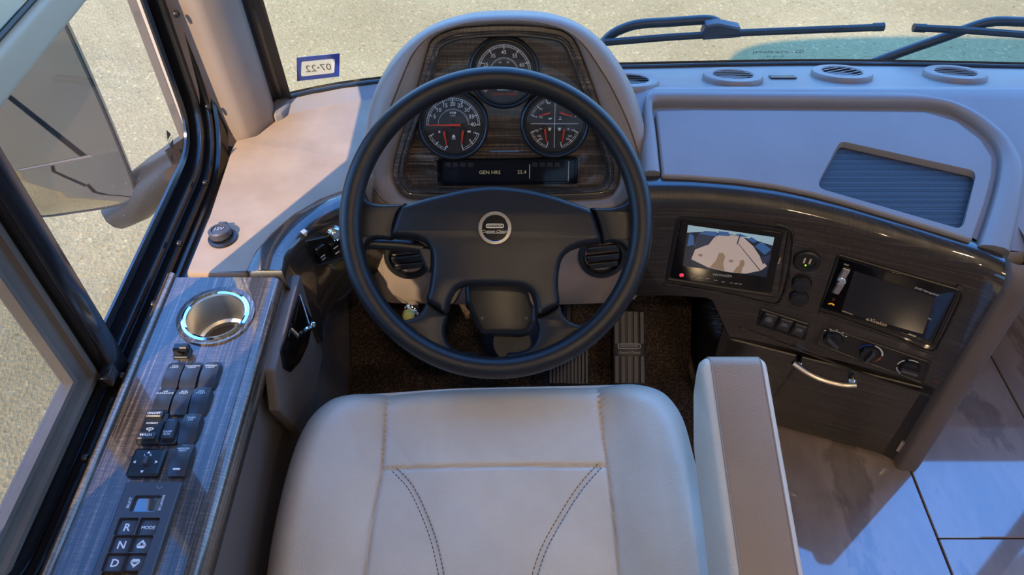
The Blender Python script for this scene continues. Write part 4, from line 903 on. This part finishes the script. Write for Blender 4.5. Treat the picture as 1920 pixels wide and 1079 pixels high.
ac = V((-.20, .83)); mb.build('fascia_panel', M['wood_uv'], lf, smooth=55, uv=lambda c: (math.atan2(c.y - ac.y, c.x - ac.x) * .2, math.hypot(c.x - ac.x, c.y - ac.y) - c.z))
i_ = 13; rgt = (P2[22] - P2[9]).normalized(); upv = (P2[i_] - P3[i_]).normalized()
LFf = Fr((P2[i_] + P3[i_]) / 2, rgt, upv)
q = LFf.pxs([(572, 452), (640, 438), (652, 484), (590, 503)], .004); mb = MB(); mb.puff(LFf, rpoly(q, .004, 3), [(0, -.02), (0, .003), (.0015, .0045), (.003, .0045), (.004, .003)]); sb = mb.build('switch_plate', M['black'], lf)
for (x, y, k) in ((601, 475, 0), (627, 466, 1)):
    a, b = LFf.px(x, y, .005); F = LFf.at(a, b, .003); mb = MB(); mb.puff(F, rrect(.0185, .034, .003), [(0, 0), (0, .004), (.0015, .006), (.004, .0065)]); s_ = mb.build('rocker_switch', M['blackgloss'], sb)
    mb = MB(); mb.puff(F, rrect(.010, .0025, .001, 2, 0, .006 if k else -.004), [(0, .0066), (0, .0069)]); mb.puff(F, rrect(.008, .003, .001, 2, .001, -.008 if k else -.011), [(0, .0066), (0, .0069)]); stuffp(mb.build('switch_mark', M['greyprint'], s_))
a, b = LFf.px(624, 434, .0); F = LFf.at(a, b, .0); mb = MB(); mb.lathe(F, [(.013, -.02), (.013, .010), (.011, .013), (.0095, .011)], 24, cap1=False); pb = mb.build('push_button', M['chrome'], lf)
mb = MB(); mb.lathe(F, [(.0098, .009), (.008, .011), (.001, .0115)], 20); mb.build('button_cap', plain('pale_button', (.45, .5, .55, 1), .3), pb)
a, b = LFf.px(571, 437, .0); F = LFf.at(a, b, .0); mb = MB(); mb.puff(F, rpoly([(-.005, .004), (.004, .004), (0, -.007)], .0008, 2), [(0, -.004), (0, .003), (.001, .0036)]); mb.build('clip', plain('clear_clip', (.40, .42, .44, 1), .4), lf)
a, b = LFf.px(642, 536, .0); F = LFf.at(a, b, -.004); mb = MB(); mb.lathe(F, [(.036, -.03), (.036, .002), (.034, .004), (.030, .002), (.026, .0), (.010, .0), (.010, .004), (.007, .005), (.001, .004)], 36); mb.build('round_socket', M['black'], lf)

# ============================================================ CENTRE CONSOLE (wood, right of the wheel)
def S_(x, z):
    """a point of the curved rear face of the console"""
    y = ytop(x); zt = PPz(y) - .030
    return V((x, y - .043 - .06 * (zt - z), z))
def SF(px_, py_):
    """work plane tangent to that face where the pixel's view line meets it"""
    d = ray(px_, py_); t = 1.0
    for _ in range(60):
        p = CAM + d * t; t -= (p.y - S_(p.x, p.z).y) / d.y * .6 * -1 * -1
    p = CAM + d * t; sl = (ytop(p.x + .02) - ytop(p.x - .02)) / .04
    return Fr(p, (1, sl, 0), (0, .06, 1))
cc = thing('centre_console', 'dark glossy wood centre console with screens, knobs and a drawer right of the wheel', 'console', (.55, 1.0, 0))
XA, XM, XB = .215, .395, .762
xs = [XA + (XB - XA) * i / 48 for i in range(49)]
mb = MB()
nose = [(.012, -.006), (.004, .003), (-.006, .0045), (-.018, .003), (-.028, -.0015), (-.036, -.009), (-.041, -.019), (-.043, -.030)]
rows = [[V((x, ytop(x) + dy, PPz(ytop(x)) + dz)) for x in xs] for dy, dz in nose]
def zb(x):
    t = min(1, max(0, (x - .36) / .05)); return .325 * (1 - t) + .23 * t
for k in range(1, 7): rows.append([S_(x, (PPz(ytop(x)) - .03) + (zb(x) - (PPz(ytop(x)) - .03)) * k / 6) for x in xs])
rows.append([p + V((0, .03, -.002)) for p in rows[-1]])
mb.loft(rows, closed=False); mb.build('fascia_panel', M['wood_uv'], cc, smooth=60, uv=lambda c: (c.x * 1.1, c.z - (c.y - ytop(c.x))))
xl = [x for x in xs if x > XM]
mb = MB(); mb.loft([[S_(x, .245) + V((0, .012, 0)) for x in xl], [S_(x, .235) + V((0, .010, 0)) for x in xl], [S_(x, .0) + V((0, .010, 0)) for x in xl]], closed=False)
pa, pb_ = S_(xl[0], .28) + V((0, .01, 0)), S_(xl[0], 0) + V((0, .01, 0)); mb.loft([[pa, pb_], [V((pa.x, 1.24, pa.z)), V((pa.x, 1.24, 0))]], closed=False); mb.build('cabinet_body', M['wood_door'], cc)
Fd = Fr(S_(.575, .13) + V((0, .008, 0)), (1, (ytop(.68) - ytop(.47)) / .21, 0), (0, .06, 1))
mb = MB(); mb.puff(Fd, rpoly([(-.180, .085), (.180, .085), (.180, -.125), (-.180, -.125)], .006), [(0, 0), (0, .006), (.002, .008)]); dr = mb.build('drawer_front', M['wood_uv'], cc, uv=lambda c: (c.x * 1.1, c.z))
def barh(F, c): pass
h0, h1 = Fd.px(1497, 681, .02), Fd.px(1597, 712, .02)
for h in (h0, h1): mb = MB(); mb.lathe(Fd.at(*h), [(.008, .006), (.006, .012), (.007, .022), (.008, .026), (.005, .031), (.001, .032)], 18); mb.build('handle_post', M['chrome'], dr)
hp = [Fd.px(x, y, .03) for x, y in ((1487, 680), (1510, 694), (1535, 706), (1560, 714), (1585, 720), (1606, 721))]
mb = MB(); mb.tube([Fd.w(a, b, .030 + .004 * math.sin(math.pi * i / 15)) for i, (a, b) in enumerate(spline(hp, 16))], .0062, 10, flat=.8); mb.build('drawer_handle', M['nickel'], dr)
a, b = Fd.px(1690, 832, .004); mb = MB(); mb.box(Fd, a - .006, a + .006, b - .016, b + .016, .004, .014, .002); mb.build('hinge', M['nickel'], cc)
# recess rims under the screens and round the climate strip
def rimline(px_list, r=.0035):
    pts = []
    for x, y in spline(px_list, 40): pts.append(SF(x, y).o)
    mb = MB(); mb.tube(pts, r, 8); mb.build('moulding', M['wood_uv'], cc, uv=lambda c: (c.x * 1.1, c.z))
rimline([(1245, 532), (1300, 540), (1380, 555), (1440, 569), (1462, 566), (1478, 520), (1487, 450), (1480, 428), (1455, 420)])
rimline([(1535, 585), (1600, 606), (1680, 634), (1745, 660), (1765, 640), (1790, 590), (1806, 550), (1795, 535)])
rimline([(1388, 614), (1440, 634), (1520, 664), (1600, 695), (1680, 722), (1745, 742)], .003)
# end post
mb = MB(); pst = []
for t in [i / 16 for i in range(17)]:
    z = .512 * (1 - t); p = S_(XB, z)
    pst.append([V((XB - .004, p.y + .02, z)), V((XB - .004, p.y - .004, z)), V((XB + .004, p.y - .010, z)), V((XB + .030, p.y - .012, z)), V((XB + .042, p.y - .002, z)), V((XB + .044, p.y + .10, z)), V((XB + .044, 1.2, z))])
top = [V((v.x, v.y + .02, v.z + .012)) for v in pst[0]]
mb.loft([top] + pst, closed=False); mb.build('end_post', M['vinyl_dark'], cc, smooth=60)
# corrugated duct below the monitor
hs = [Uy(x, y, yy) for x, y, yy in ((1346, 548, .985), (1346, 570, .975), (1351, 594, .965), (1362, 620, .96), (1382, 648, .965))]
hp = spline([tuple(p) for p in hs], 90); mb = MB(); mb.tube(hp, [.026 + .0035 * math.sin(i * 2 * math.pi / 5.5) for i in range(90)], 20)
du = mb.build('air_duct', plain('duct_plastic', (.02, .02, .021, 1), .28), None, smooth=80); tag(du, 'black corrugated air duct hose hanging under the monitor beside the cabinet', 'hose')
q_ = [V(hp[-1]), V(hp[-1]) + V((.006, .02, -.06)), V(hp[-1]) + V((.008, .03, -.30))]
# monitor
def quadF(px4):
    cx, cy = sum(p[0] for p in px4) / 4, sum(p[1] for p in px4) / 4; return SF(cx, cy)
F = quadF([(1266, 402), (1484, 432), (1460, 562), (1245, 530)])
bm_ = thing('backup_monitor', 'black rear-view monitor showing a fisheye picture of the yard', 'monitor', F.w(0, 0, -.02))
def rq(F, pts, c, r): return rpoly(F.pxs(pts, c), r, 4)
mb = MB(); mb.puff(F, rq(F, [(1268, 404), (1486, 430), (1463, 561), (1245, 527)], .004, .008), [(0, -.004), (0, .003), (.002, .006), (.006, .006), (.008, .0035)]); mb.build('bezel', M['black'], bm_)
mb = MB(); scr = [(1290, 422), (1452, 445), (1437, 520), (1280, 499)]; o_ = rq(F, [(1278, 411), (1468, 437), (1447, 550), (1256, 521)], .0055, .004)
mb.puff(F, o_, [(0, .002), (0, .005), (.001, .006)]); mb.build('screen_housing', M['blackgloss'], bm_)
sq = F.pxs(scr, .0065)
def sp_(u, v):  # bilinear on the lit picture, u to the right, v up
    a, b, c, d = sq; return tuple(d[i] * (1 - u) * (1 - v) + c[i] * u * (1 - v) + b[i] * u * v + a[i] * (1 - u) * v for i in (0, 1))
def pic(name, polys, col, lv):
    mb = MB()
    for pl in polys: mb.flat(F, [sp_(u, v) for u, v in pl], .0066 + .00012 * lv)
    o = mb.build(name, emis(name, lin(*col), .62), bm_); return stuffp(o) if len(polys) > 1 else o
pic('picture', [[(0, 0), (1, 0), (1, 1), (0, 1)]], (36, 44, 60), 0)
pic('picture_sky', [[(0, .82), (0, 1), (.55, 1), (1, 1), (1, .8), (.8, .86), (.5, .93), (.2, .9)]], (170, 200, 215), 1)
pic('picture_ground', [[(.09, .20), (.3, .05), (.55, -.0), (.75, .02), (.92, .15), (.98, .28), (.9, .45), (.78, .72), (.65, .90), (.45, .92), (.33, .84), (.27, .62), (.12, .45)]], (202, 180, 172), 2)
pic('picture_far_vehicles', [[(.02, .50), (.10, .56), (.08, .78), (.03, .82)], [(.12, .82), (.2, .92), (.34, .94), (.36, .84), (.24, .80)], [(.36, .86), (.36, .96), (.47, .97), (.5, .88)], [(.70, .86), (.78, .80), (.82, .86), (.74, .93)], [(.80, .72), (.93, .55), (.99, .70), (.86, .86)], [(.55, .93), (.62, .9), (.7, .93), (.6, .97)]], (64, 104, 160), 3)
pic('picture_near_shadow', [[(.10, .48), (.26, .60), (.28, .74), (.34, .82), (.13, .84), (.10, .6)], [(.93, .32), (1, .42), (1, .58), (.88, .48)], [(.60, .93), (.615, .93), (.60, .72), (.585, .71)]], (52, 60, 84), 4)
pic('picture_people_shadow', [[(.32, .06), (.38, .25), (.40, .44), (.45, .46), (.48, .38), (.47, .2), (.50, .02)], [(.60, .01), (.63, .14), (.66, .22), (.66, .34), (.70, .36), (.72, .26), (.70, .14), (.70, .02)]], (158, 128, 108), 4)
pic('picture_stain', [[sp for sp in [(.19 + .028 * math.cos(t * .7854), .33 + .035 * math.sin(t * .7854)) for t in range(8)]], [sp for sp in [(.555 + .028 * math.cos(t * .7854), .29 + .035 * math.sin(t * .7854)) for t in range(8)]]], (150, 125, 122), 4)
pic('picture_line', [[(.60, .735), (.61, .735), (.93, .13), (.92, .12)]], (50, 52, 70), 5)
mb = MB(); a, b = F.px(1355, 514, .0065); mb.text(F.at(a, b, 0, math.radians(0)), 'VOYAGER', .0075, 0, -.004, .0063, .03)
for x, y in ((1300, 519), (1313, 521), (1327, 523), (1342, 526), (1356, 529), (1371, 531), (1380, 532), (1388, 533)):
    a, b = F.px(x, y, .0062); mb.flat(F, rrect(.006, .0015, .0005, 1, a, b), .0063)
stuffp(mb.build('bezel_lettering', M['greyprint'], bm_))
a, b = F.px(1278, 516, .006); mb = MB(); mb.lathe(F, [(.0042, .005), (.0038, .0072), (.001, .0078)], 16, a, b); mb.build('power_button', emis('red_lamp', (.9, .06, .12, 1), .9), bm_)
a, b = F.px(1461, 489, .006); mb = MB(); mb.puff(F, rrect(.003, .014, .001, 2, a, b), [(0, .005), (0, .0072)]); mb.build('side_button', M['nickel'], bm_)
# USB and two capped sockets
F = SF(1513, 489); us = thing('usb_socket', 'round black twin USB charging socket with green lamp between the two screens', 'socket', F.o)
mb = MB(); mb.lathe(F, [(.0215, -.02), (.0215, .004), (.019, .006), (.015, .006), (.014, .003), (.001, .003)], 32); mb.build('socket_body', M['black'], us)
for s_ in (-1, 1): mb = MB(); mb.puff(F, rrect(.0028, .011, .0005, 1, s_ * .0045, .002), [(0, .003), (0, .0042)]); mb.build('usb_port', M['gold'], us)
mb = MB(); mb.lathe(F, [(.0016, .003), (.001, .0045)], 10, 0, -.008); mb.build('power_lamp', emis('green_lamp', (.35, .9, .05, 1), 1.5), us)
for (x, y, nm) in ((1503, 531, 'upper'), (1498, 558, 'lower')):
    F = SF(x, y); c_ = thing('capped_socket', 'round black capped power socket, %s of the two below the USB socket' % nm, 'socket', F.o, 'capped sockets on the centre console')
    mb = MB(); mb.lathe(F, [(.0165, -.01), (.0165, .005), (.015, .007)], 28); mb.build('socket_rim', M['black'], c_); mb = MB(); mb.lathe(F, [(.0148, .006), (.014, .0095), (.010, .0105), (.001, .0105)], 28); mb.build('socket_cap', plain('matt_cap', (.02, .018, .02, 1), .6), c_)
# radio
F = quadF([(1572, 478), (1798, 545), (1748, 645), (1537, 580)])
ra = thing('car_radio', 'black double-height touch-screen radio with its screen off, right of the sockets', 'radio', F.w(0, 0, -.02))
mb = MB(); mb.puff(F, rq(F, [(1570, 476), (1802, 544), (1752, 652), (1535, 581)], .003, .005), [(0, -.004), (0, .0025), (.0015, .004), (.005, .004), (.006, .0025)]); mb.build('surround', M['black'], ra)
mb = MB(); mb.puff(F, rq(F, [(1576, 481), (1794, 545), (1746, 642), (1540, 577)], .004, .003), [(0, .001), (0, .005), (.0015, .006)]); mb.build('faceplate', M['blackgloss'], ra)
mb = MB(); mb.flat(F, F.pxs([(1602, 508), (1754, 558), (1730, 627), (1577, 584)], .0064), .0064); mb.build('screen', M['screenoff'], ra)
mb = MB(); ax = F.px(1602, 500, .006), F.px(1752, 549, .006); ang = math.atan2(ax[1][1] - ax[0][1], ax[1][0] - ax[0][0])
a, b = F.px(1738, 547, .006); mb.text(F.at(a, b, 0, ang), 'DVD Navigation', .0058, 0, 0, .0063); a, b = F.px(1587, 497, .006); mb.text(F.at(a, b, 0, ang), 'MIC', .005, 0, 0, .0063)
a, b = F.px(1742, 598, .006); mb.text(F.at(a, b, 0, ang), 'SRC', .005, 0, -.0, .0063); stuffp(mb.build('faceplate_lettering', M['white'], ra))
mb = MB(); a, b = F.px(1643, 604, .006); mb.text(F.at(a, b, 0, ang), 'eXcelon', .0105, 0, 0, .0064, .02, .2); mb.build('maker_lettering', M['gold'], ra)
for (x, y, h) in ((1582, 513, .024), (1571, 540, .024)):
    a, b = F.px(x, y, .006); G = F.at(a, b, 0, ang); mb = MB(); mb.puff(G, rrect(.0125, h, .002), [(0, .004), (0, .0085), (.0015, .0095)]); k_ = mb.build('volume_key', M['nickel'], ra)
a, b = F.px(1577, 526, .006); mb = MB(); mb.lathe(F.at(a, b, 0), [(.008, .004), (.008, .010), (.006, .0115), (.001, .0118)], 24); mb.build('volume_knob', M['chrome'], ra)
a, b = F.px(1558, 573, .006); mb = MB(); mb.arcband(F.at(a, b, 0), .003, .006, 20, 160, .0064, 10); mb.build('phone_symbol', emis('amber_symbol', (.9, .35, .03, 1), .8), ra)
a, b = F.px(1563, 562, .006); mb = MB(); mb.text(F.at(a, b, 0), '8', .009, 0, 0, .0064); mb.build('menu_symbol', plain('dull_red_print', (.30, .04, .03, 1), .5), ra)
for (p0, p1) in (((1579, 583), (1599, 590)), ((1703, 626), (1718, 631))):
    mb = MB(); mb.bar(F, *F.px(*p0, .006), *F.px(*p1, .006), .0022, .0064); mb.build('trim_bar', M['gold'], ra)
# climate strip with three knobs
F = quadF([(1535, 612), (1740, 680), (1725, 720), (1527, 650)])
cp = thing('climate_panel', 'black climate control panel with three rotary knobs below the radio', 'control panel', F.w(0, 0, -.01))
mb = MB(); mb.puff(F, rq(F, [(1541, 611), (1746, 680), (1731, 723), (1527, 647)], .002, .006), [(0, -.004), (0, .0015), (.001, .0025), (.004, .0025), (.005, .0015)]); mb.build('panel_plate', M['black'], cp)
kn_ = [(1562, 635), (1631, 662), (1705, 690)]; an0 = math.atan2(*(lambda p, q: (q[1] - p[1], q[0] - p[0]))(F.px(*kn_[0], .002), F.px(*kn_[2], .002)))
for i, (x, y) in enumerate(kn_):
    a, b = F.px(x, y, .002); G = F.at(a, b, .0015, an0); r = .0235
    mb = MB(); mb.lathe(G, [(r * .72, 0), (r * .70, .006), (r * .62, .009), (r * .3, .0095), (.001, .0095)], 32); k_ = mb.build('knob', M['black'], cp)
    mb = MB(); mb.puff(G.at(0, 0, 0, (-.5, 1.5, .1)[i]), rrect(r * 1.2, r * .24, r * .08), [(0, .009), (0, .016), (.001, .017)]); mb.build('knob_grip', M['panel'], k_)
    if i == 1:
        for nm, a0, a1, mt_ in (('cold_arc', 105, 170, M['blue']), ('mild_arc', 10, 92, M['white']), ('hot_arc', -75, 0, plain('hot_print', (.45, .12, .05, 1), .5))):
            mb = MB(); mb.arcband(G, r * .80, r * .92, a0, a1, .0016, 20); mb.build(nm, mt_, cp)
    elif i == 2:
        for a0, a1 in ((75, 120), (140, 185), (205, 255), (272, 325)): mb = MB(); mb.arcband(G, r * .80, r * .90, a0, a1, .0016, 14); mb.build('mode_arc', M['white'], cp)
    else:
        mb = MB(); mb.arcband(G, r * .80, r * .85, 50, 130, .0016, 16)
        for an in (150, 125, 100, 70, 45): mb.flat(G, rrect(.0035, .0022, .0005, 1, r * .98 * math.cos(math.radians(an)), r * .98 * math.sin(math.radians(an))), .0016)
        stuffp(mb.build('fan_marks', M['white'], cp))
# three rockers below the sockets
F = SF(1470, 610); q = rq(F, [(1425, 578), (1518, 608), (1510, 640), (1418, 610)], .002, .003)
tr = thing('switch_bank', 'row of three small black rocker switches below the capped sockets', 'switches', F.w(0, 0, -.01))
mb = MB(); mb.puff(F, q, [(0, -.004), (0, .002), (.0015, .0035), (.003, .0035), (.004, .0015)]); mb.build('switch_plate', M['black'], tr)
for (x, y, t) in ((1441, 599, 'FAN\nSPEED\nHIGH'), (1470, 609, 'MAP\nLIGHT'), (1497, 619, 'STEP\nLOCK')):
    a, b = F.px(x, y, .004); G = F.at(a, b, 0, an0 * .9); mb = MB(); mb.puff(G, rrect(.023, .029, .003), [(0, .001), (0, .006), (.0015, .0075), (.004, .008)]); k_ = mb.build('rocker_switch', M['switch'], tr)
    mb = MB(); mb.text(G, t, .0048, 0, .003, .0083); stuffp(mb.build('switch_lettering', M['greyprint'], k_))
F = SF(1752, 722); mb = MB(); mb.text(F.at(0, .01, .001, math.pi / 2 + an0), 'II', .012, 0, 0, .0006); stuffp(mb.build('marker_print', plain('dull_red', (.25, .05, .04, 1), .5), cc))

# ============================================================ PEDALS
def pedal(name, label, px4, p, el, n, logo):
    F = Fr(p, (1, 0, 0), (0, math.sin(el), math.cos(el))); q = F.pxs(px4); t = thing(name, label, 'pedal', F.w(0, 0, -.02))
    mb = MB(); mb.puff(F, rpoly(q, .004, 3), [(0, -.015), (0, -.001), (.0015, 0)]); mb.build('pedal_pad', M['rubber'], t)
    xa = sum(v[0] for v in (q[0], q[3])) / 2; xb = sum(v[0] for v in (q[1], q[2])) / 2; yt = q[0][1]; yb = q[2][1]
    for i in range(n):
        x = xa + (xb - xa) * (i + .5) / n
        for (s0, s1) in (((yt - .004, yt * .55 + yb * .45), (yt * .38 + yb * .62, yb + .004)) if logo else ((yt - .004, yb + .004),)):
            mb = MB(); mb.box(F, x - (xb - xa) / n * .27, x + (xb - xa) / n * .27, s1, s0, -.001, .004); mb.build('grip_rib', M['panel'], t)
    if logo:
        ym = yt * .47 + yb * .53; xm = (xa + xb) / 2; mb = MB(); O = rrect((xb - xa) * .72, .011, .005, 4, xm, ym + .007); mb.ring(F, O, [(0, 0), (0, .002), (.0015, .002), (.0015, 0)]); mb.text(F, 'FREIGHTLINER', (xb - xa) * .085, xm, ym + .007, .0012); mb.text(F, 'Custom Chassis', (xb - xa) * .105, xm, ym - .006, .0012, 0, .3); stuffp(mb.build('pedal_lettering', M['greyprint'], t))
    mb = MB(); mb.tube([F.w((xa + xb) / 2, (yt + yb) / 2, -.014), F.w((xa + xb) / 2, (yt + yb) / 2, -.05), V((F.o.x, 1.16, .20))], .011, 8); mb.build('pedal_arm', M['black'], t)
pedal('accelerator_pedal', 'long ribbed black accelerator pedal, right of the two pedals', [(1150, 582), (1208, 582), (1211, 722), (1150, 722)], Uy(1180, 650, 1.0), math.radians(50), 5, True)
pedal('brake_pedal', 'ribbed black brake pedal left of the accelerator', [(1030, 640), (1103, 640), (1103, 722), (1028, 722)], Uy(1068, 690, .95), math.radians(48), 11, False)

# ============================================================ DRIVER SEAT
te = math.radians(13.8)
SE = Fr((0, .675, .430), (1, 0, 0), (0, math.cos(te), math.sin(te)))
seat = thing('driver_seat', 'light grey leather driver seat cushion with stitched seams in the foreground', 'seat', (-.02, .35, .02))
seat_l = SE.pxs([(610, 734), (578, 760), (556, 793), (540, 830), (524, 880), (507, 950), (494, 1015), (484, 1079)], .0)
front = SE.pxs([(640, 725), (680, 721), (730, 718), (830, 711), (930, 708), (1030, 706), (1120, 704), (1170, 703), (1205, 705), (1235, 712)], .0)
xc = SE.px(924, 760)[0]
right = SE.pxs([(1258, 725), (1280, 752), (1295, 785), (1307, 830), (1323, 890), (1339, 955), (1352, 1015), (1362, 1079)])
l_end = seat_l[-1]; rear_y = -.56
loop = list(reversed(front)) + seat_l + [(l_end[0] - .002, -.4), (l_end[0] + .01, rear_y + .03), (l_end[0] + .05, rear_y), (xc, rear_y - .005), (2 * xc - l_end[0] - .05, rear_y), (2 * xc - l_end[0] - .01, rear_y + .03), (2 * xc - l_end[0] + .002, -.4)] + list(reversed(right))
OUT = spline(ccw(loop), 300, True)
OUT = byangle(OUT, 320, (xc, -.27))
sl1 = spline(SE.pxs([(728, 712), (722, 790), (715, 881), (700, 960), (683, 1079)]), 30) ; sl1 = [(sl1[0][0], sl1[0][1] + .03)] + sl1 + [(sl1[-1][0] - .004, rear_y)]
sl2 = spline(SE.pxs([(1118, 700), (1128, 790), (1140, 876), (1150, 960), (1163, 1079)]), 30); sl2 = [(sl2[0][0], sl2[0][1] + .03)] + sl2 + [(sl2[-1][0] + .004, rear_y)]
sc1 = SE.pxs([(715, 881), (830, 878), (930, 876), (1040, 876), (1140, 875)])
def dseg(p, a, b):
    ax, ay = a; bx, by = b; vx, vy = bx - ax, by - ay; t = max(0, min(1, ((p[0] - ax) * vx + (p[1] - ay) * vy) / (vx * vx + vy * vy + 1e-12)))
    return math.hypot(p[0] - ax - vx * t, p[1] - ay - vy * t)
def dpl(p, pl): return min(dseg(p, a, b) for a, b in zip(pl, pl[1:]))
cs1 = spline(SE.pxs([(740, 882), (770, 915), (795, 965), (815, 1020), (828, 1079)]), 24); cs1.append((cs1[-1][0] + .006, cs1[-1][1] - .1))
cs2 = spline(SE.pxs([(1124, 874), (1085, 920), (1050, 975), (1020, 1030), (1003, 1079)]), 24); cs2.append((cs2[-1][0] - .008, cs2[-1][1] - .1))
def sx(pl, y):
    for a, b in zip(pl, pl[1:]):
        if (a[1] - y) * (b[1] - y) <= 0 and a[1] != b[1]: return a[0] + (b[0] - a[0]) * (y - a[1]) / (b[1] - a[1])
    return pl[0][0] if y > pl[0][1] else pl[-1][0]
WR = [SE.pxs(l) for l in ([(724, 812), (752, 846), (772, 876)], [(788, 745), (791, 800), (802, 862)], [(830, 722), (835, 800), (832, 850)], [(640, 760), (662, 800), (676, 860)])]
def hseat(p, s):
    x, y = p; d_edge = (1 - s) * .30
    h = -.052 * max(0, 1 - d_edge / .05) ** 2.4
    xl_, xr_ = sx(sl1, y), sx(sl2, y)
    if x < xl_: h += .016 * math.sin(min(1, (xl_ - x) / .07) * math.pi * .55)
    elif x > xr_: h += .016 * math.sin(min(1, (x - xr_) / .07) * math.pi * .55)
    else:
        u = (x - xl_) / (xr_ - xl_); h += .006 * math.sin(math.pi * u) ** .6
    for w_l in WR: h -= .0011 * math.exp(-(dpl(p, w_l) / .004) ** 2)
    g = math.exp(-(dpl(p, sl1) / .0028) ** 2) + math.exp(-(dpl(p, sl2) / .0028) ** 2)
    if xl_ - .005 < x < xr_ + .005: g += .8 * math.exp(-(dpl(p, sc1) / .0026) ** 2) + .45 * math.exp(-(min(dpl(p, cs1), dpl(p, cs2)) / .003) ** 2)
    return h - .0055 * min(1, g)
NS = 110; ss = [1 - (i / NS) ** 1.0 for i in range(NS)]
cxs, cys = xc, -.27
rings = []
for s in ss: rings.append([(cxs + (x - cxs) * s, cys + (y - cys) * s) for x, y in OUT])
mbs = [MB() for _ in range(4)]
P3d = [[SE.w(x, y, hseat((x, y), s)) for x, y in r] for r, s in zip(rings, ss)]
ycut = sc1[2][1]
def panel(p):
    x, y = p
    if x < sx(sl1, y): return 0
    if x > sx(sl2, y): return 1
    return 2 if y > ycut else 3
nO = len(OUT); vc = [dict() for _ in range(4)]
def gv(k, i, j):
    if (i, j) not in vc[k]: vc[k][(i, j)] = mbs[k].bm.verts.new(P3d[i][j])
    return vc[k][(i, j)]
for i in range(NS - 1):
    for j in range(nO):
        j2 = (j + 1) % nO; a, c = rings[i][j], rings[i + 1][j2]; k = panel(((a[0] + c[0]) / 2, (a[1] + c[1]) / 2))
        mbs[k].face((gv(k, i, j), gv(k, i, j2), gv(k, i + 1, j2), gv(k, i + 1, j)))
mbs[3].face([gv(3, NS - 1, j) for j in range(nO)])
for nm, mb in zip(('left_bolster', 'right_bolster', 'front_panel', 'centre_panel'), mbs): mb.build(nm, M['seat'], seat, smooth=80)
low = [(xc + (x - xc) * .97, -.27 + (y + .27) * .97) for x, y in OUT]
mb = MB(); mb.loft([[SE.w(x, y, -.052) for x, y in OUT], [SE.w(xc + (x - xc) * 1.006, -.27 + (y + .27) * 1.006, -.066) for x, y in OUT], [SE.w(x, y, -.11) for x, y in low], [SE.w(x, y, -.15) for x, y in low]], True, False, True); mb.build('cushion_side', M['seat'], seat, smooth=80)
mb = MB(); mb.tube([SE.w(x, y, -.0495) for x, y in OUT] + [SE.w(*OUT[0], -.0495)], .0038, 8, caps=False); mb.build('piping', M['seat'], seat, smooth=80)
mb = MB(); mb.puff(Fr((xc, .26, .03), (1, 0, 0), (0, 1, 0)), rrect(.40, .40, .04), [(0, 0), (0, .10), (.03, .14), (.03, .24)]); mb.build('pedestal', M['black'], seat)
mb = MB()
for cs, off in ((cs1, .0035), (cs1, -.0035), (cs2, .0035), (cs2, -.0035)):
    q = resample(cs, 46, False)
    for a, b in zip(q, q[1:]):
        d = V(b) - V(a); nrm = V((-d.y, d.x)).normalized() * off; p0 = V(a) + nrm; p1 = V(a) + d * .62 + nrm
        mb.tube([SE.w(*p0, hseat(p0, .6) + .0004), SE.w(*((p0 + p1) / 2), hseat((p0 + p1) / 2, .6) + .0011), SE.w(*p1, hseat(p1, .6) + .0004)], .0006, 4)
stuffp(mb.build('stitching', M['thread'], seat))
# armrest on the right, hinged to the seat
AR = Fr((.236, .56, .600), (0, math.cos(te), math.sin(te)), (0, -math.sin(te), math.cos(te)))   # a forward, b up, n = -> +x... side profile
pr = rpoly([(.022, 0.0), (-.56, 0.0), (-.56, -.105), (-.06, -.105), (.005, -.070), (.030, -.030)], [.028, .02, .03, .06, .04, .03], 8)
AR = Fr((.236, .56, .600), (0, math.cos(te), math.sin(te)), (0, -math.sin(te), math.cos(te)))
sgn = 1 if AR.n.x > 0 else -1
mb = MB(); W = .074
lo = [[AR.w(x, y, sgn * c) for x, y in inset(ccw(pr), d)] for d, c in ((.012, -.004), (.004, -.001), (.001, .003), (0, .010), (-.001, W / 2), (0, W - .010), (.001, W - .003), (.004, W + .001), (.012, W + .004))]
mb.loft(lo, True, True, True); ar = mb.build('armrest', M['armtop'], seat, smooth=80)
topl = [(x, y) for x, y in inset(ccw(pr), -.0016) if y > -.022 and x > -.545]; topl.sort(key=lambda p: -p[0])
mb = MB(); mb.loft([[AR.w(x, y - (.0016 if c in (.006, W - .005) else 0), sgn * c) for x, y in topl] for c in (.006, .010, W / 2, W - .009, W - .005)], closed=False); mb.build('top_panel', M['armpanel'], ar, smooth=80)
for c in (.007, W - .006):
    q = [(x, y) for x, y in pr]; mb = MB(); mb.tube([AR.w(x, y, sgn * c) for x, y in inset(ccw(pr), -.0008)] , .0009, 6); mb.build('seam', M['thread_tan'], ar)
# backrest, mostly behind the photographer
mb = MB(); BR = Fr((xc, .02, .50), (1, 0, 0), (0, -.22, 1)); mb.puff(BR, rrect(.54, .56, .10, 8, 0, .26), [(0, -.10), (0, -.02), (.01, 0), (.03, .012), (.06, .016)]); mb.build('backrest', M['seat'], seat, smooth=70)
